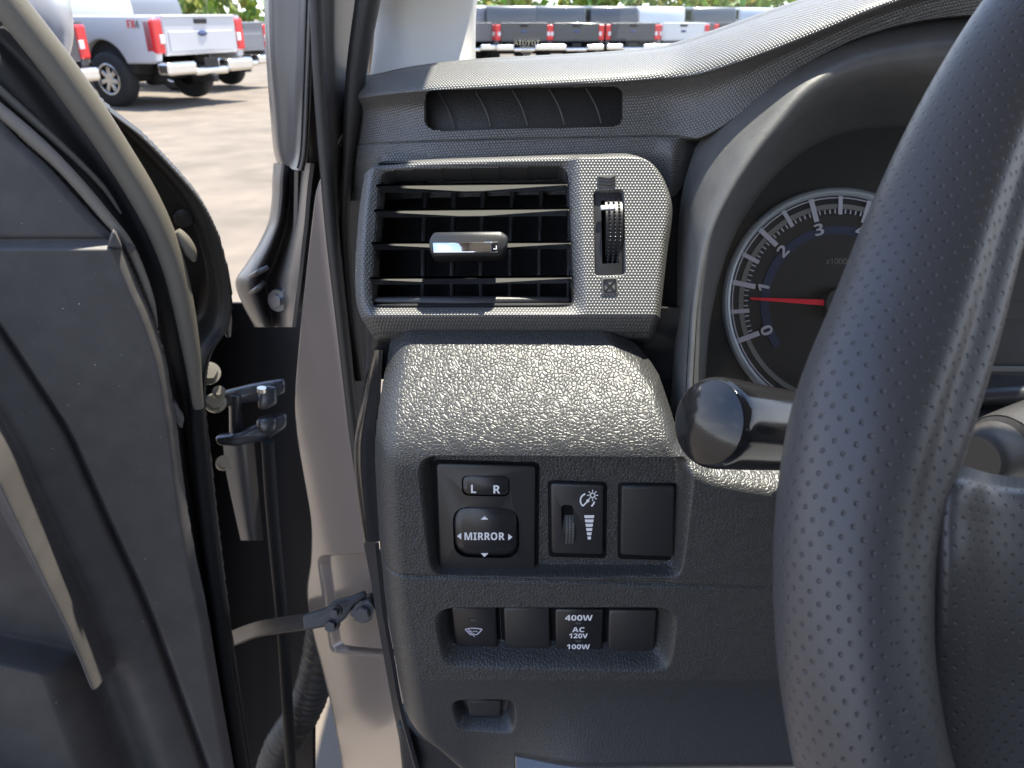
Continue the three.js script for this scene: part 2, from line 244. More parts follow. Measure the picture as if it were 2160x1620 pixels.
// ---------------------------------------------------------------- materials
const lin = (r, g, b) => new THREE.Color().setRGB(r, g, b);
const mat = (c, rough, o = {}) => new THREE.MeshPhysicalMaterial({ color: c, roughness: rough, ...o });
const M = {
  dots: mat(lin(0.095, 0.094, 0.090), 0.40, { ior: 1.75, bumpMap: rep(dotT, 1 / 0.00160, 1 / 0.00277), bumpScale: 0.00036 }),
  leather: mat(lin(0.036, 0.036, 0.035), 0.38, { bumpMap: rep(leatherT, 1 / 0.046, 1 / 0.036), bumpScale: 0.00028 }),
  knee: mat(lin(0.032, 0.032, 0.033), 0.42, { bumpMap: rep(leatherT, 1 / 0.046, 1 / 0.036), bumpScale: 0.00011 }),
  dust: mat(lin(1.5, 1.48, 1.42), 0.42, { map: rep(dustT, 1 / 0.12, 1 / 0.12), bumpMap: rep(fineT, 1 / 0.03, 1 / 0.03), bumpScale: 0.00007 }),
  doorTrim: mat(lin(1.35, 1.25, 1.17), 0.5, { map: rep(dustT, 1 / 0.22, 1 / 0.22), bumpMap: rep(fineT, 1 / 0.04, 1 / 0.04), bumpScale: 0.00012 }),
  satin: mat(lin(0.022, 0.022, 0.023), 0.38, { bumpMap: rep(fineT, 1 / 0.02, 1 / 0.02), bumpScale: 0.00003 }),
  button: mat(lin(0.016, 0.016, 0.018), 0.32),
  gloss: mat(lin(0.012, 0.012, 0.013), 0.14, { bumpMap: rep(grainT, 1 / 0.03, 1 / 0.03), bumpScale: 0.00002 }),
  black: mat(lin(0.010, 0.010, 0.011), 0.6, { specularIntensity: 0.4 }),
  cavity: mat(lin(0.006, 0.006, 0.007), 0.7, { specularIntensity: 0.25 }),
  slat: mat(lin(0.10, 0.10, 0.097), 0.40, { ior: 1.75, bumpMap: rep(fineT, 1 / 0.012, 1 / 0.012), bumpScale: 0.00005 }),
  chrome: mat(lin(0.82, 0.82, 0.83), 0.06, { metalness: 1 }),
  white: mat(lin(0.72, 0.72, 0.74), 0.55),
  mark: mat(lin(0.55, 0.52, 0.60), 0.5),
  perf: mat(lin(0.048, 0.047, 0.050), 0.42, { bumpMap: rep(holeT, 1 / 0.0047, 1 / 0.0047), bumpScale: 0.00045 }),
  hide: mat(lin(0.030, 0.030, 0.033), 0.36, { bumpMap: rep(leatherT, 1 / 0.06, 1 / 0.06), bumpScale: 0.00005 }),
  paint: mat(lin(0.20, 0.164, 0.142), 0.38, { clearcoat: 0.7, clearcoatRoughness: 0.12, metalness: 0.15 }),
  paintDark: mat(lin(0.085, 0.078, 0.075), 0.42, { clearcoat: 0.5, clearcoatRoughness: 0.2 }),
  shadedShell: mat(lin(0.022, 0.021, 0.020), 0.45, { specularIntensity: 0.6 }),  // near-black tone carries the shade on the door metal
  rubber: mat(lin(0.022, 0.021, 0.021), 0.5, { bumpMap: rep(grainT, 1 / 0.04, 1 / 0.04), bumpScale: 0.0001 }),
  sunlitBead: mat(lin(0.24, 0.215, 0.18), 0.55, { bumpMap: rep(fineT, 1 / 0.02, 1 / 0.02), bumpScale: 0.00015 }),  // tan tone stands in for sunlight on the dusty ridges
  plain: mat(lin(0.10, 0.098, 0.093), 0.5),
  seal: mat(lin(0.125, 0.115, 0.092), 0.5, { bumpMap: rep(fineT, 1 / 0.03, 1 / 0.03), bumpScale: 0.0001 }),  // black rubber lightened: its sunlit, dusty look is put into the colour
  hingeMetal: mat(lin(0.035, 0.035, 0.04), 0.3, { clearcoat: 0.6, clearcoatRoughness: 0.15 }),
  strap: mat(lin(0.02, 0.02, 0.022), 0.45),
  steel: mat(lin(0.30, 0.30, 0.32), 0.3, { metalness: 1 }),
  zinc: mat(lin(0.62, 0.60, 0.52), 0.28, { metalness: 1 }),
  beige: mat(lin(0.42, 0.40, 0.36), 0.75, { bumpMap: rep(fineT, 1 / 0.05, 1 / 0.05), bumpScale: 0.0001 }),
  head: mat(lin(0.45, 0.43, 0.40), 0.95),
  carpet: mat(lin(0.22, 0.22, 0.23), 0.95),
  glass: mat(lin(0.97, 0.99, 0.98), 0.0, { transmission: 1, thickness: 0, ior: 1.45 }),
  red: mat(lin(0.88, 0.012, 0.035), 0.4),
  blueRing: mat(lin(0.012, 0.025, 0.075), 0.5),
  dialGrey: mat(lin(0.20, 0.20, 0.19), 0.5),
};

// ---------------------------------------------------------------- ground
const lotY = z => -0.013 * clamp(-z - 2, 0, 30);
{
  const g = new THREE.PlaneGeometry(800, 800, 400, 400); g.rotateX(-Math.PI / 2); const p = g.attributes.position, uv = g.attributes.uv;
  for (let i = 0; i < p.count; i++) { const z = p.getZ(i), x = p.getX(i); p.setY(i, lotY(z)); uv.setXY(i, x, z); }
  g.computeVertexNormals();
  structure('ground', g, mat(lin(0.92, 0.92, 0.92), 0.95, { map: rep(asphaltT, 1 / 3.1, 1 / 3.1), bumpMap: rep(asphaltT, 1 / 1.3, 1 / 1.3), bumpScale: 0.01 }));
}

// ---------------------------------------------------------------- frames of the dashboard faces
const tilt = a => V(0, Math.sin(a * Math.PI / 180), Math.cos(a * Math.PI / 180));
const VENT = frame(at(1100, 480, 0.377), tilt(31)), PANEL = frame(at(1180, 1000, 0.352), tilt(8)), DIAL = frame(at(1768, 640, 0.47), tilt(20));

// ---------------------------------------------------------------- car body: roof, pillar, jamb, fender, floor
let JAMB;
const body = thing('car_shell', 'taupe painted car body with bare door jamb beside the black dashboard', 'car body', V(-0.1, 0, -0.5));
{
  const bx = (x0, x1, y0, y1, z0, z1, r = 0.02) => { const g = new RoundedBoxGeometry(x1 - x0, y1 - y0, z1 - z0, 3, r); g.translate((x0 + x1) / 2, (y0 + y1) / 2, (z0 + z1) / 2); return boxUV(g); };
  // roof slab with headliner below
  part('roof', bx(-0.10, 1.32, 1.765, 1.81, -0.37, 2.0), M.paint, body);
  part('headliner', bx(-0.08, 1.30, 1.72, 1.763, -0.35, 1.98), M.head, body);
  part('side_panel', bx(1.30, 1.36, 0.45, 1.28, -0.9, 2.0), M.paintDark, body);
  part('rear_panel', bx(-0.14, 1.36, 0.45, 1.30, 1.95, 2.02), M.paintDark, body);
  for (const x of [0.0, 0.70]) { part('seat_back', bx(x, x + 0.50, 0.95, 1.42, 0.42, 0.60, 0.07), M.rubber, body); part('headrest', bx(x + 0.12, x + 0.38, 1.44, 1.62, 0.50, 0.60, 0.04), M.rubber, body); part('seat_cushion', bx(x, x + 0.50, 0.80, 0.95, 0.0, 0.55, 0.06), M.rubber, body); }  // unseen seats, added to hold back skylight from the lower dash
  part('floor', bx(-0.08, 1.30, 0.62, 0.66, -1.05, 2.0), M.carpet, body);
  part('firewall', bx(-0.10, 1.34, 0.62, 1.22, -1.10, -1.06), M.black, body);
  part('hood', sheet([[V(-0.16, 1.08, -1.10), V(0.2, 1.14, -1.12), V(0.6, 1.16, -1.14), V(1.0, 1.14, -1.12), V(1.38, 1.08, -1.10)], [V(-0.18, 1.04, -1.6), V(0.2, 1.11, -1.6), V(0.6, 1.13, -1.6), V(1.0, 1.11, -1.6), V(1.40, 1.04, -1.6)], [V(-0.14, 0.95, -2.2), V(0.2, 1.00, -2.3), V(0.6, 1.02, -2.35), V(1.0, 1.00, -2.3), V(1.36, 0.95, -2.2)]], 6, 6, 0.01), M.paint, body);
  // outer windscreen pillar, from the scuttle up to the roof, behind the inner trim
  const A = V(-0.115, 1.30, -0.93), B = V(-0.05, 1.77, -0.24), sec = [[-0.062, -0.03], [0.02, -0.05], [0.05, -0.02], [0.045, 0.012], [-0.03, 0.02], [-0.07, 0.01]];
  part('windscreen_pillar', sheet([A, A.clone().lerp(B, 0.5), B].map(c => [...sec, sec[0]].map(([x, z]) => c.clone().add(V(x, -z * 0.8, z)))), 4, 6, 0), M.paint, body);
  part('roof_rail', bx(-0.11, -0.03, 1.70, 1.78, -0.34, 2.0), M.paint, body);
  // door jamb face, with the pressed panel that carries the check strap
  const JL = atZ(604, 850, -0.53), JR = atZ(735, 850, -0.425), e = JR.clone().sub(JL); JAMB = frame(JR, V(-e.z, 0.0, e.x));
  const jl = curve([[300, 656], [340, 654], [450, 641], [600, 624], [750, 609], [850, 603], [920, 608], [1000, 621], [1100, 637], [1180, 637], [1250, 629], [1330, 640], [1400, 658], [1500, 682], [1660, 712]]);
  const jr = curve([[300, 660], [340, 664], [450, 680], [600, 698], [750, 720], [850, 735], [950, 752], [1100, 775], [1250, 803], [1400, 828], [1660, 868]]);
  const inset = [[674, 1174], [820, 1166], [826, 1385], [702, 1372]];
  part('door_jamb', moulded(JAMB, 590, 880, 296, 1660, 2, (x, y) => {
    const l = x - jl(y), r = jr(y) - x; if (l < 0 || r < 0) return null;
    let h = -0.016 * (1 - clamp(l / 22)) ** 2 - 0.004 * (1 - clamp(r / 14)) ** 2;
    const s = sdConvex(inset, x, y, 5); h -= 0.005 * sstep(3, -3, s) + 0.006 * Math.exp(-(((s + 1) / 3.2) ** 2)) * sstep(1176, 1196, y);
    return h;
  }, 0.0012), M.paint, body);
  // upper outer pillar skin and its folded lower end
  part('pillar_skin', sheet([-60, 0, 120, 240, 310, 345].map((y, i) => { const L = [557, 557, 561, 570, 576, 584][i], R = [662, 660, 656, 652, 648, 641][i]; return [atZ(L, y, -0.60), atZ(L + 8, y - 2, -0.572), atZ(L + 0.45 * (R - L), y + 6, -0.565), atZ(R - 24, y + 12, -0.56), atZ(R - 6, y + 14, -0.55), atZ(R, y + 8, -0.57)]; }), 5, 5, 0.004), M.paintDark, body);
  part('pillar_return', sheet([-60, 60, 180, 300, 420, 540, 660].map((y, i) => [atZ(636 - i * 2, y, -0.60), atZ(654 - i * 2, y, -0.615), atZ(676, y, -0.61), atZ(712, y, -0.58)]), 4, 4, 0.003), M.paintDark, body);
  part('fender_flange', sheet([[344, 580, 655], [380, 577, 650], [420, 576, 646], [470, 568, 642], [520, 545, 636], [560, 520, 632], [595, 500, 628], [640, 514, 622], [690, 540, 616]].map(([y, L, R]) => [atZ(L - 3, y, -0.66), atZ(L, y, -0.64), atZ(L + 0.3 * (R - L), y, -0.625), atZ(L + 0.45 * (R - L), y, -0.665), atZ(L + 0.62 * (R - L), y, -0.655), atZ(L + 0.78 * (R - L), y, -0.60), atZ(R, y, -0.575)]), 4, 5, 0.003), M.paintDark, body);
  part('flange_bolt', (() => { const c = atZ(587, 634, -0.605), g = join([new THREE.CylinderGeometry(0.009, 0.010, 0.003, 24), new THREE.CylinderGeometry(0.0055, 0.0055, 0.010, 6)]); g.rotateX(Math.PI / 2 - 0.2); g.rotateY(-0.3); g.translate(c.x, c.y, c.z); return g; })(), M.steel, body);
  part('flange_rib', tube([atZ(528, 585, -0.63), atZ(545, 574, -0.622), atZ(565, 564, -0.625)], 0.0025, 6, 8), M.paintDark, body);
  part('flange_rib', tube([atZ(528, 618, -0.63), atZ(545, 608, -0.622), atZ(556, 596, -0.628)], 0.0025, 6, 8), M.paintDark, body);
  part('inner_fender', sheet([640, 760, 900, 1100, 1300, 1500, 1680].map(y => [400, 470, 560, 660].map((x, i) => atZ(x, y, [-0.76, -0.80, -0.80, -0.7][i]))), 3, 3, 0.004), M.cavity, body);  // closes the gap; its deep shade is put into the near-black colour
  // narrow pale strip of jamb seen below the hinge
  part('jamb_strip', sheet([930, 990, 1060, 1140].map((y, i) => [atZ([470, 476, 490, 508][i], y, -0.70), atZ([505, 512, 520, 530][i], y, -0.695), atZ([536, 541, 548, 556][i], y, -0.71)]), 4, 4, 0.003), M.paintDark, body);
  part('jamb_edge', tube([545, 552, 563, 578, 595].map((x, i) => atZ(x + 20, [930, 1050, 1180, 1350, 1640][i], -0.62)), 0.006, 6, 10), M.black, body);
  part('hose', tube([atZ(690, 1300, -0.66), atZ(668, 1420, -0.66), atZ(640, 1500, -0.66), atZ(590, 1580, -0.66), atZ(560, 1680, -0.66)], 0.02, 24, 16, (a, t) => 1 + 0.08 * Math.sin(t * 180)), M.rubber, body);
  part('jamb_seal', tube([[664, -60], [668, 60], [675, 200], [686, 350], [699, 500], [716, 650], [732, 790], [747, 920], [764, 1040], [781, 1150], [801, 1250], [824, 1380], [868, 1660]].map(([x, y]) => atZ(x + 2, y, -0.416)), 0.0036, 8, 12), M.rubber, body);
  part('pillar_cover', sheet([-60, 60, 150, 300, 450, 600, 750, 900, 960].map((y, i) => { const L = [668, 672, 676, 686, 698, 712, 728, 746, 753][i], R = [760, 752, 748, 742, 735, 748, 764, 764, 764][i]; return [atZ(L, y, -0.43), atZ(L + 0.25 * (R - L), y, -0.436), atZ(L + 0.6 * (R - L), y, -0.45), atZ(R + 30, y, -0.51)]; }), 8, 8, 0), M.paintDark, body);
  part('pillar_seal', tube([[786, -80], [776, 0], [764, 70], [752, 150], [744, 240], [736, 330], [728, 430], [730, 540], [742, 680], [758, 800]].map(([x, y]) => atZ(x, y, -0.445)), [0.007, 0.0065, 0.006, 0.0055, 0.005, 0.0035, 0.003, 0.003, 0.003, 0.003], 8, 14), M.rubber, body);
}

// ---------------------------------------------------------------- inner pillar trim
{
  const t = thing('pillar_trim', 'pale beige windscreen pillar trim rising from the dashboard corner', 'trim panel', at(890, 140, 0.66));
  const col = [[790, 0.60], [800, 0.58], [850, 0.575], [905, 0.60], [960, 0.64], [995, 0.68], [1003, 0.72], [1006, 0.75]];
  const base = col.map(([x, d], i) => at(x - [14, 14, 10, 8, 6, 3, 2, 1][i], 190, d * 0.96)), mid = col.map(([x, d]) => at(x, 10, d));
  const up = k => mid.map(p => p.clone().add(V(0.078 * k, 0.36 * k, 0.50 * k)));
  part('trim_shell', sheet([base, mid, up(0.35), up(0.7), up(1)], 5, 8, 0.004), M.beige, t);
}

// ---------------------------------------------------------------- windscreen
{
  const w = thing('windscreen', 'clear windscreen with etched white maker mark low in its corner', 'windscreen', V(0.3, 1.36, -0.82));
  const n = V(0, 0.56, 0.85).normalize(), W = frame(at(1110, 105, 0.76), V(0, -0.84, 0.54));
  const P = (x, s) => W.o.clone().add(V(x, 0, 0)).addScaledVector(W.ey, s);
  const g = new THREE.BufferGeometry(); const q = [P(-0.055, -0.09), P(1.25, -0.09), P(1.2, 0.56), P(0.0, 0.56)];
  g.setAttribute('position', new THREE.Float32BufferAttribute([0, 1, 2, 0, 2, 3].flatMap(i => q[i].toArray()), 3)); g.setAttribute('uv', new THREE.Float32BufferAttribute(new Float32Array(12), 2)); g.computeVertexNormals();
  part('pane', g, M.glass, w);
  const etched = (str, px, py, hp, wide, font) => { const d = -hit(W, px, py, 0.001).sub(EYE).dot(BACKV) / F, g = new THREE.ShapeGeometry(font.generateShapes(str, hp * d), 6); g.computeBoundingBox(); const b = g.boundingBox; g.translate(-(b.min.x + b.max.x) / 2, -(b.min.y + b.max.y) / 2, 0); g.scale(-wide, 2.1, 1); const [u, v] = uvOn(W, px, py, 0.001); g.translate(u, v, 0); return g.applyMatrix4(W.m(0.001)); };
  const e = mat(lin(0.85, 0.88, 0.88), 1, { transmission: 0.75, thickness: 0 });
  part('lettering', etched('TOYOTA', 1111, 90, 9, 1.15, fontB), e, w);
  [[99, 38], [105, 27], [110.5, 30], [116, 20]].forEach(([y, wd]) => part('lettering', etched('IIIIIIIIIII'.slice(0, Math.round(wd / 3.2)), 1111, y, 3.4, 1.7, fontR), e, w));
}

// ---------------------------------------------------------------- dashboard: upper pad, lower panel, end cap
const dash = thing('dashboard', 'black moulded dashboard with dotted upper pad and leather grained lower panel', 'dashboard', at(1100, 900, 0.40));
const grille = [[905, 190], [1300, 182], [1316, 196], [1312, 262], [1298, 268], [912, 276], [895, 262], [896, 200]];
{
  // columns across the pad: crest of the brow, brow lip, face below, bottom seam
  const c = [ // px, yCrest, dCrest, yLip, dLip, ySeam
    [700, 172, 0.47, 210, 0.455, 305], [765, 166, 0.43, 204, 0.41, 303], [830, 152, 0.415, 196, 0.394, 301], [900, 141, 0.410, 190, 0.387, 298], [1000, 131, 0.408, 185, 0.385, 295], [1100, 125, 0.408, 180, 0.385, 292], [1200, 120, 0.408, 176, 0.385, 290], [1300, 114, 0.408, 171, 0.385, 288],
    [1380, 107, 0.408, 165, 0.385, 287], [1430, 99, 0.408, 161, 0.383, 287], [1480, 85, 0.404, 153, 0.378, 290], [1560, 58, 0.398, 128, 0.370, 242], [1650, 26, 0.392, 95, 0.364, 168], [1750, -8, 0.388, 55, 0.360, 108], [1850, -40, 0.386, 15, 0.357, 66], [1980, -72, 0.386, -25, 0.356, 38], [2150, -95, 0.386, -50, 0.356, 28], [2350, -105, 0.386, -60, 0.356, 28]];
  const rows = [];
  const k = [0, 1, 2, 3, 4, 5, 6, 7];
  const P = c.map(([x, y0, d0, y1, d1, y2]) => {
    const cr0 = at(x, y0, d0), b = x > 1450 ? 1 : 0;
    return [cr0.clone().add(V(0, -0.10, -0.57)), cr0.clone().add(V(0, -0.010, -0.10)), cr0.clone().add(V(0, -0.001, -0.018)), cr0, at(x, y0 + (y1 - y0) * 0.28, d0 - (d0 - d1) * 0.50), at(x, y0 + (y1 - y0) * 0.68, d0 - (d0 - d1) * 0.90), at(x, y1, d1), at(x, y1 + 9, d1 + 0.0035), at(x, y1 + (y2 - y1) * 0.3, d1 + 0.0115), at(x, y1 + (y2 - y1) * 0.6, d1 + 0.0142), at(x, y2 - 16, d1 + 0.0150), at(x, y2 - 7, d1 + 0.0152), at(x, y2 - 2.5, d1 + 0.0153), at(x, y2, d1 + 0.0161), at(x, y2 + 2.5, d1 + (b ? 0.02 : 0.0153)), at(x, y2 + (b ? 4 : 7), d1 + (b ? 0.03 : 0.0153)), at(x, y2 + (b ? 5 : 18), d1 + (b ? 0.04 : 0.0156)), at(x, y2 + (b ? 6 : 48), d1 + (b ? 0.05 : 0.018)), at(x, y2 + (b ? 8 : 120), d1 + (b ? 0.07 : 0.03))];
  });
  for (let i = 0; i < 19; i++) rows.push(P.map(p => p[i]));
  const inG = (x, y) => sdConvex(grille, x, y, 3) < 0;
  part('upper_pad', sheet(rows, 32, 10, 0.003, inG), M.dots, dash);

  // leather-grained lower panel with shelf, two switch pockets and the release recess
  const shelf = curve([[725, -0.056], [757, -0.048], [800, -0.0365], [850, -0.0235], [885, -0.0145], [915, -0.0078], [940, -0.0034], [965, -0.0010], [1000, 0], [1300, 0], [1700, 0]]);
  const xl = curve([[730, 786], [800, 783], [900, 779], [1000, 780], [1150, 788], [1230, 796], [1300, 803], [1400, 820], [1500, 838], [1560, 858], [1600, 905], [1640, 950]]);
  const cut = [[1330, 735], [1352, 770], [1392, 800], [1424, 845], [1436, 895], [1446, 940], [1470, 968], [1510, 986], [1580, 1000], [1650, 1010], [1760, 1016]];
  const sideCut = (x, y) => { let b = 1e9; for (let i = 0; i < cut.length - 1; i++) { const [ax, ay] = cut[i], [cx, cy] = cut[i + 1], dx = cx - ax, dy = cy - ay, q = clamp(((x - ax) * dx + (y - ay) * dy) / (dx * dx + dy * dy)), ex = x - ax - dx * q, ey = y - ay - dy * q, D = Math.hypot(ex, ey), s = (dx * ey - dy * ex) > 0 ? 1 : -1; if (D < Math.abs(b)) b = D * s; } return b; };
  const p1 = [[868, 962], [1482, 966], [1444, 1226], [902, 1218]], q1 = [[913, 970], [1432, 976], [1420, 1206], [926, 1208]];
  const p2 = [[898, 1281], [1446, 1280], [1426, 1428], [930, 1418]], q2 = [[950, 1285], [1390, 1287], [1380, 1381], [958, 1372]];
  const p3 = [[942, 1478], [1094, 1476], [1092, 1552], [962, 1550]], q3 = [[966, 1480], [1072, 1479], [1068, 1516], [984, 1516]];
  const pocket = (o, i, x, y, k, kk) => { const a = -sdConvex(o, x, y, k); if (a <= 0) return 0; const b = Math.max(0, sdConvex(i, x, y, kk)); const t = a / (a + b + 1e-6); return b === 0 ? 1 : sstep(0.18, 0.92, t); };
  const lip = (o, x, y, k) => { const s = sdConvex(o, x, y, k); return Math.exp(-(((s - 6) / 7) ** 2)); };
  const hgt = (x, y) => {
    const l = x - xl(y); if (l < 0) return null;
    if (x > 1330 && y < 1030) { const s = sideCut(x, y); if (s < 0) return null; }
    if (y < 738 || (y > 1615 && x > 1086) || y > 1650) return null;
    let h = shelf(y);
    h -= 0.014 * (1 - clamp(l / 62)) ** 2.2;
    if (x > 1300 && y < 1060) { const s = sideCut(x, y); h -= 0.014 * (1 - clamp(s / 42)) ** 2; }
    h -= 0.0085 * pocket(p1, q1, x, y, 12, 8);
    h -= 0.0125 * pocket(p2, q2, x, y, 14, 8);
    h -= 0.009 * pocket(p3, q3, x, y, 8, 5);
    const ys = 1213 + (x - 800) * 0.034; h -= 0.0010 * Math.exp(-(((y - ys) / 2.4) ** 2)) + 0.0014 * Math.exp(-(((y - ys + 7) / 9) ** 2)) * sstep(1240, 1330, x) * sstep(1440, 1400, x);
    if (y > 1430) h += 0.016 * ((y - 1430) / 190) ** 2 * sstep(980, 1250, x);
    if (y > 1575 && x > 1086) h -= 0.012 * ((y - 1575) / 36) ** 2;
    return h;
  };
  part('lower_panel', moulded(PANEL, 776, 1900, 732, 1442, 1.7, (x, y) => y > 1436 ? null : hgt(x, y), 0.03), M.leather, dash);
  part('knee_panel', moulded(PANEL, 776, 1900, 1428, 1650, 2, (x, y) => { if (y < 1434) return null; const h = hgt(x, y); return h === null ? null : h - 0.0003; }, 0.03), M.knee, dash);
  part('release_tab', plate(PANEL, -0.004, [[984, 1478], [1058, 1478], [1056, 1512], [990, 1512]], { t: 0.006, bevel: 0.001, r: 4 }), M.satin, dash);
  // dark face below the air vent, running back to the shelf
  part('recess_face', sheet([[650, 0.392], [690, 0.396], [712, 0.402], [735, 0.408], [760, 0.412], [800, 0.415]].map(([y, d]) => [770, 790, 900, 1100, 1300, 1400, 1440].map((x, i) => at(x, y, d + (i === 0 ? 0.02 : 0)))), 4, 4, 0.003), M.satin, dash);
  part('core', sheet([[300, 0.425], [420, 0.43], [560, 0.43], [700, 0.425], [800, 0.425], [980, 0.42]].map(([y, d]) => [1230, 1300, 1400, 1440, 1465, 1480].map((x, i) => at(x, y, d + [0.01, 0, 0, 0, 0.005, 0.01][i]))), 3, 3, 0.003), M.satin, dash);
  // end cap seen through the open door
  part('end_cap', sheet([[738, 786, 787], [800, 770, 784], [870, 757, 781], [930, 748, 779], [1000, 749, 780], [1080, 758, 785], [1142, 766, 788]].map(([y, a, b]) => [at(a, y, 0.425 + (y - 738) * 2e-5), at(a + 2, y, 0.412 + (y - 738) * 2e-5), at((a + b) / 2, y, 0.392 + (y - 738) * 2e-5), at(b + 12, y, 0.376 + (y - 738) * 2e-5)]), 5, 4, 0.002), M.gloss, dash);
  part('end_trim', sheet([[1146, 767, 789], [1230, 783, 798], [1300, 794, 806], [1400, 812, 824], [1500, 830, 842], [1640, 858, 880]].map(([y, a, b]) => [at(a, y, 0.44 + (y - 1146) * 9e-5), at((a + b) / 2, y, 0.415 + (y - 1146) * 9e-5), at(b + 2, y, 0.388 + (y - 1146) * 9e-5)]), 5, 4, 0.002), M.satin, dash);
  part('knee_bracket', plate(PANEL, -0.03, [[838, 1532], [856, 1532], [930, 1618], [1088, 1600], [1090, 1660], [850, 1660]], { t: 0.02, bevel: 0.002, r: 6 }), M.satin, dash);
  // hood around the gauges: flank, rim, inner wall
  const ring = (pts, d) => pts.map(([x, y, e]) => at(x, y, d + (e || 0)));
  const xs = [[1412, 880], [1420, 760], [1427, 640], [1430, 500], [1440, 400], [1474, 300], [1534, 215], [1620, 140], [1718, 78], [1832, 35], [1976, 8], [2150, 0], [2400, 0]];
  const rim = [[1452, 900], [1458, 760], [1466, 640], [1490, 510], [1528, 420], [1578, 338], [1636, 262], [1702, 188], [1780, 140], [1870, 112], [2000, 96], [2150, 92], [2400, 92]];
  const inn = [[1476, 900], [1484, 760], [1496, 640], [1522, 520], [1556, 440], [1606, 365], [1666, 300], [1732, 255], [1810, 232], [1890, 228], [2010, 230], [2150, 232], [2400, 232]];
  const bot = [[1484, 900], [1490, 770], [1502, 660], [1528, 560], [1562, 480], [1612, 405], [1672, 345], [1740, 305], [1815, 285], [1890, 278], [2010, 276], [2150, 276], [2400, 276]];
  const mix = (a, b, t) => a.map((p, i) => [p[0] + (b[i][0] - p[0]) * t, p[1] + (b[i][1] - p[1]) * t]);
  part('gauge_hood', sheet([ring(xs, 0.405), ring(mix(xs, rim, 0.35), 0.384), ring(mix(xs, rim, 0.72), 0.369), ring(rim, 0.364), ring(mix(rim, inn, 0.3), 0.368), ring(mix(rim, inn, 0.62), 0.386), ring(inn, 0.42), ring(bot, 0.475)], 10, 8, 0.003), M.dust, dash);
}

// ---------------------------------------------------------------- side demister grille
{
  const f = frame(at(1100, 230, 0.408), tilt(18)), t = thing('demister_grille', 'narrow black demister grille with five thin fins under the dashboard brow', 'grille', hit(f, 1100, 275));
  part('liner', plate(f, -0.009, [[885, 172], [1325, 166], [1325, 285], [885, 288]], { t: 0.004, bevel: 0.0005, r: 10 }), M.knee, t);
  for (let k = 0; k < 5; k++) { const x = 925 + k * 77.5, y = 196 - k * 2.6; part('fin', tube([hit(f, x + 1, y, -0.0075), hit(f, x + 14, y + 22, -0.006), hit(f, x + 25, y + 46, -0.005), hit(f, x + 33, y + 74, -0.0065)], 0.00045, 8, 8), M.slat, t); }
}

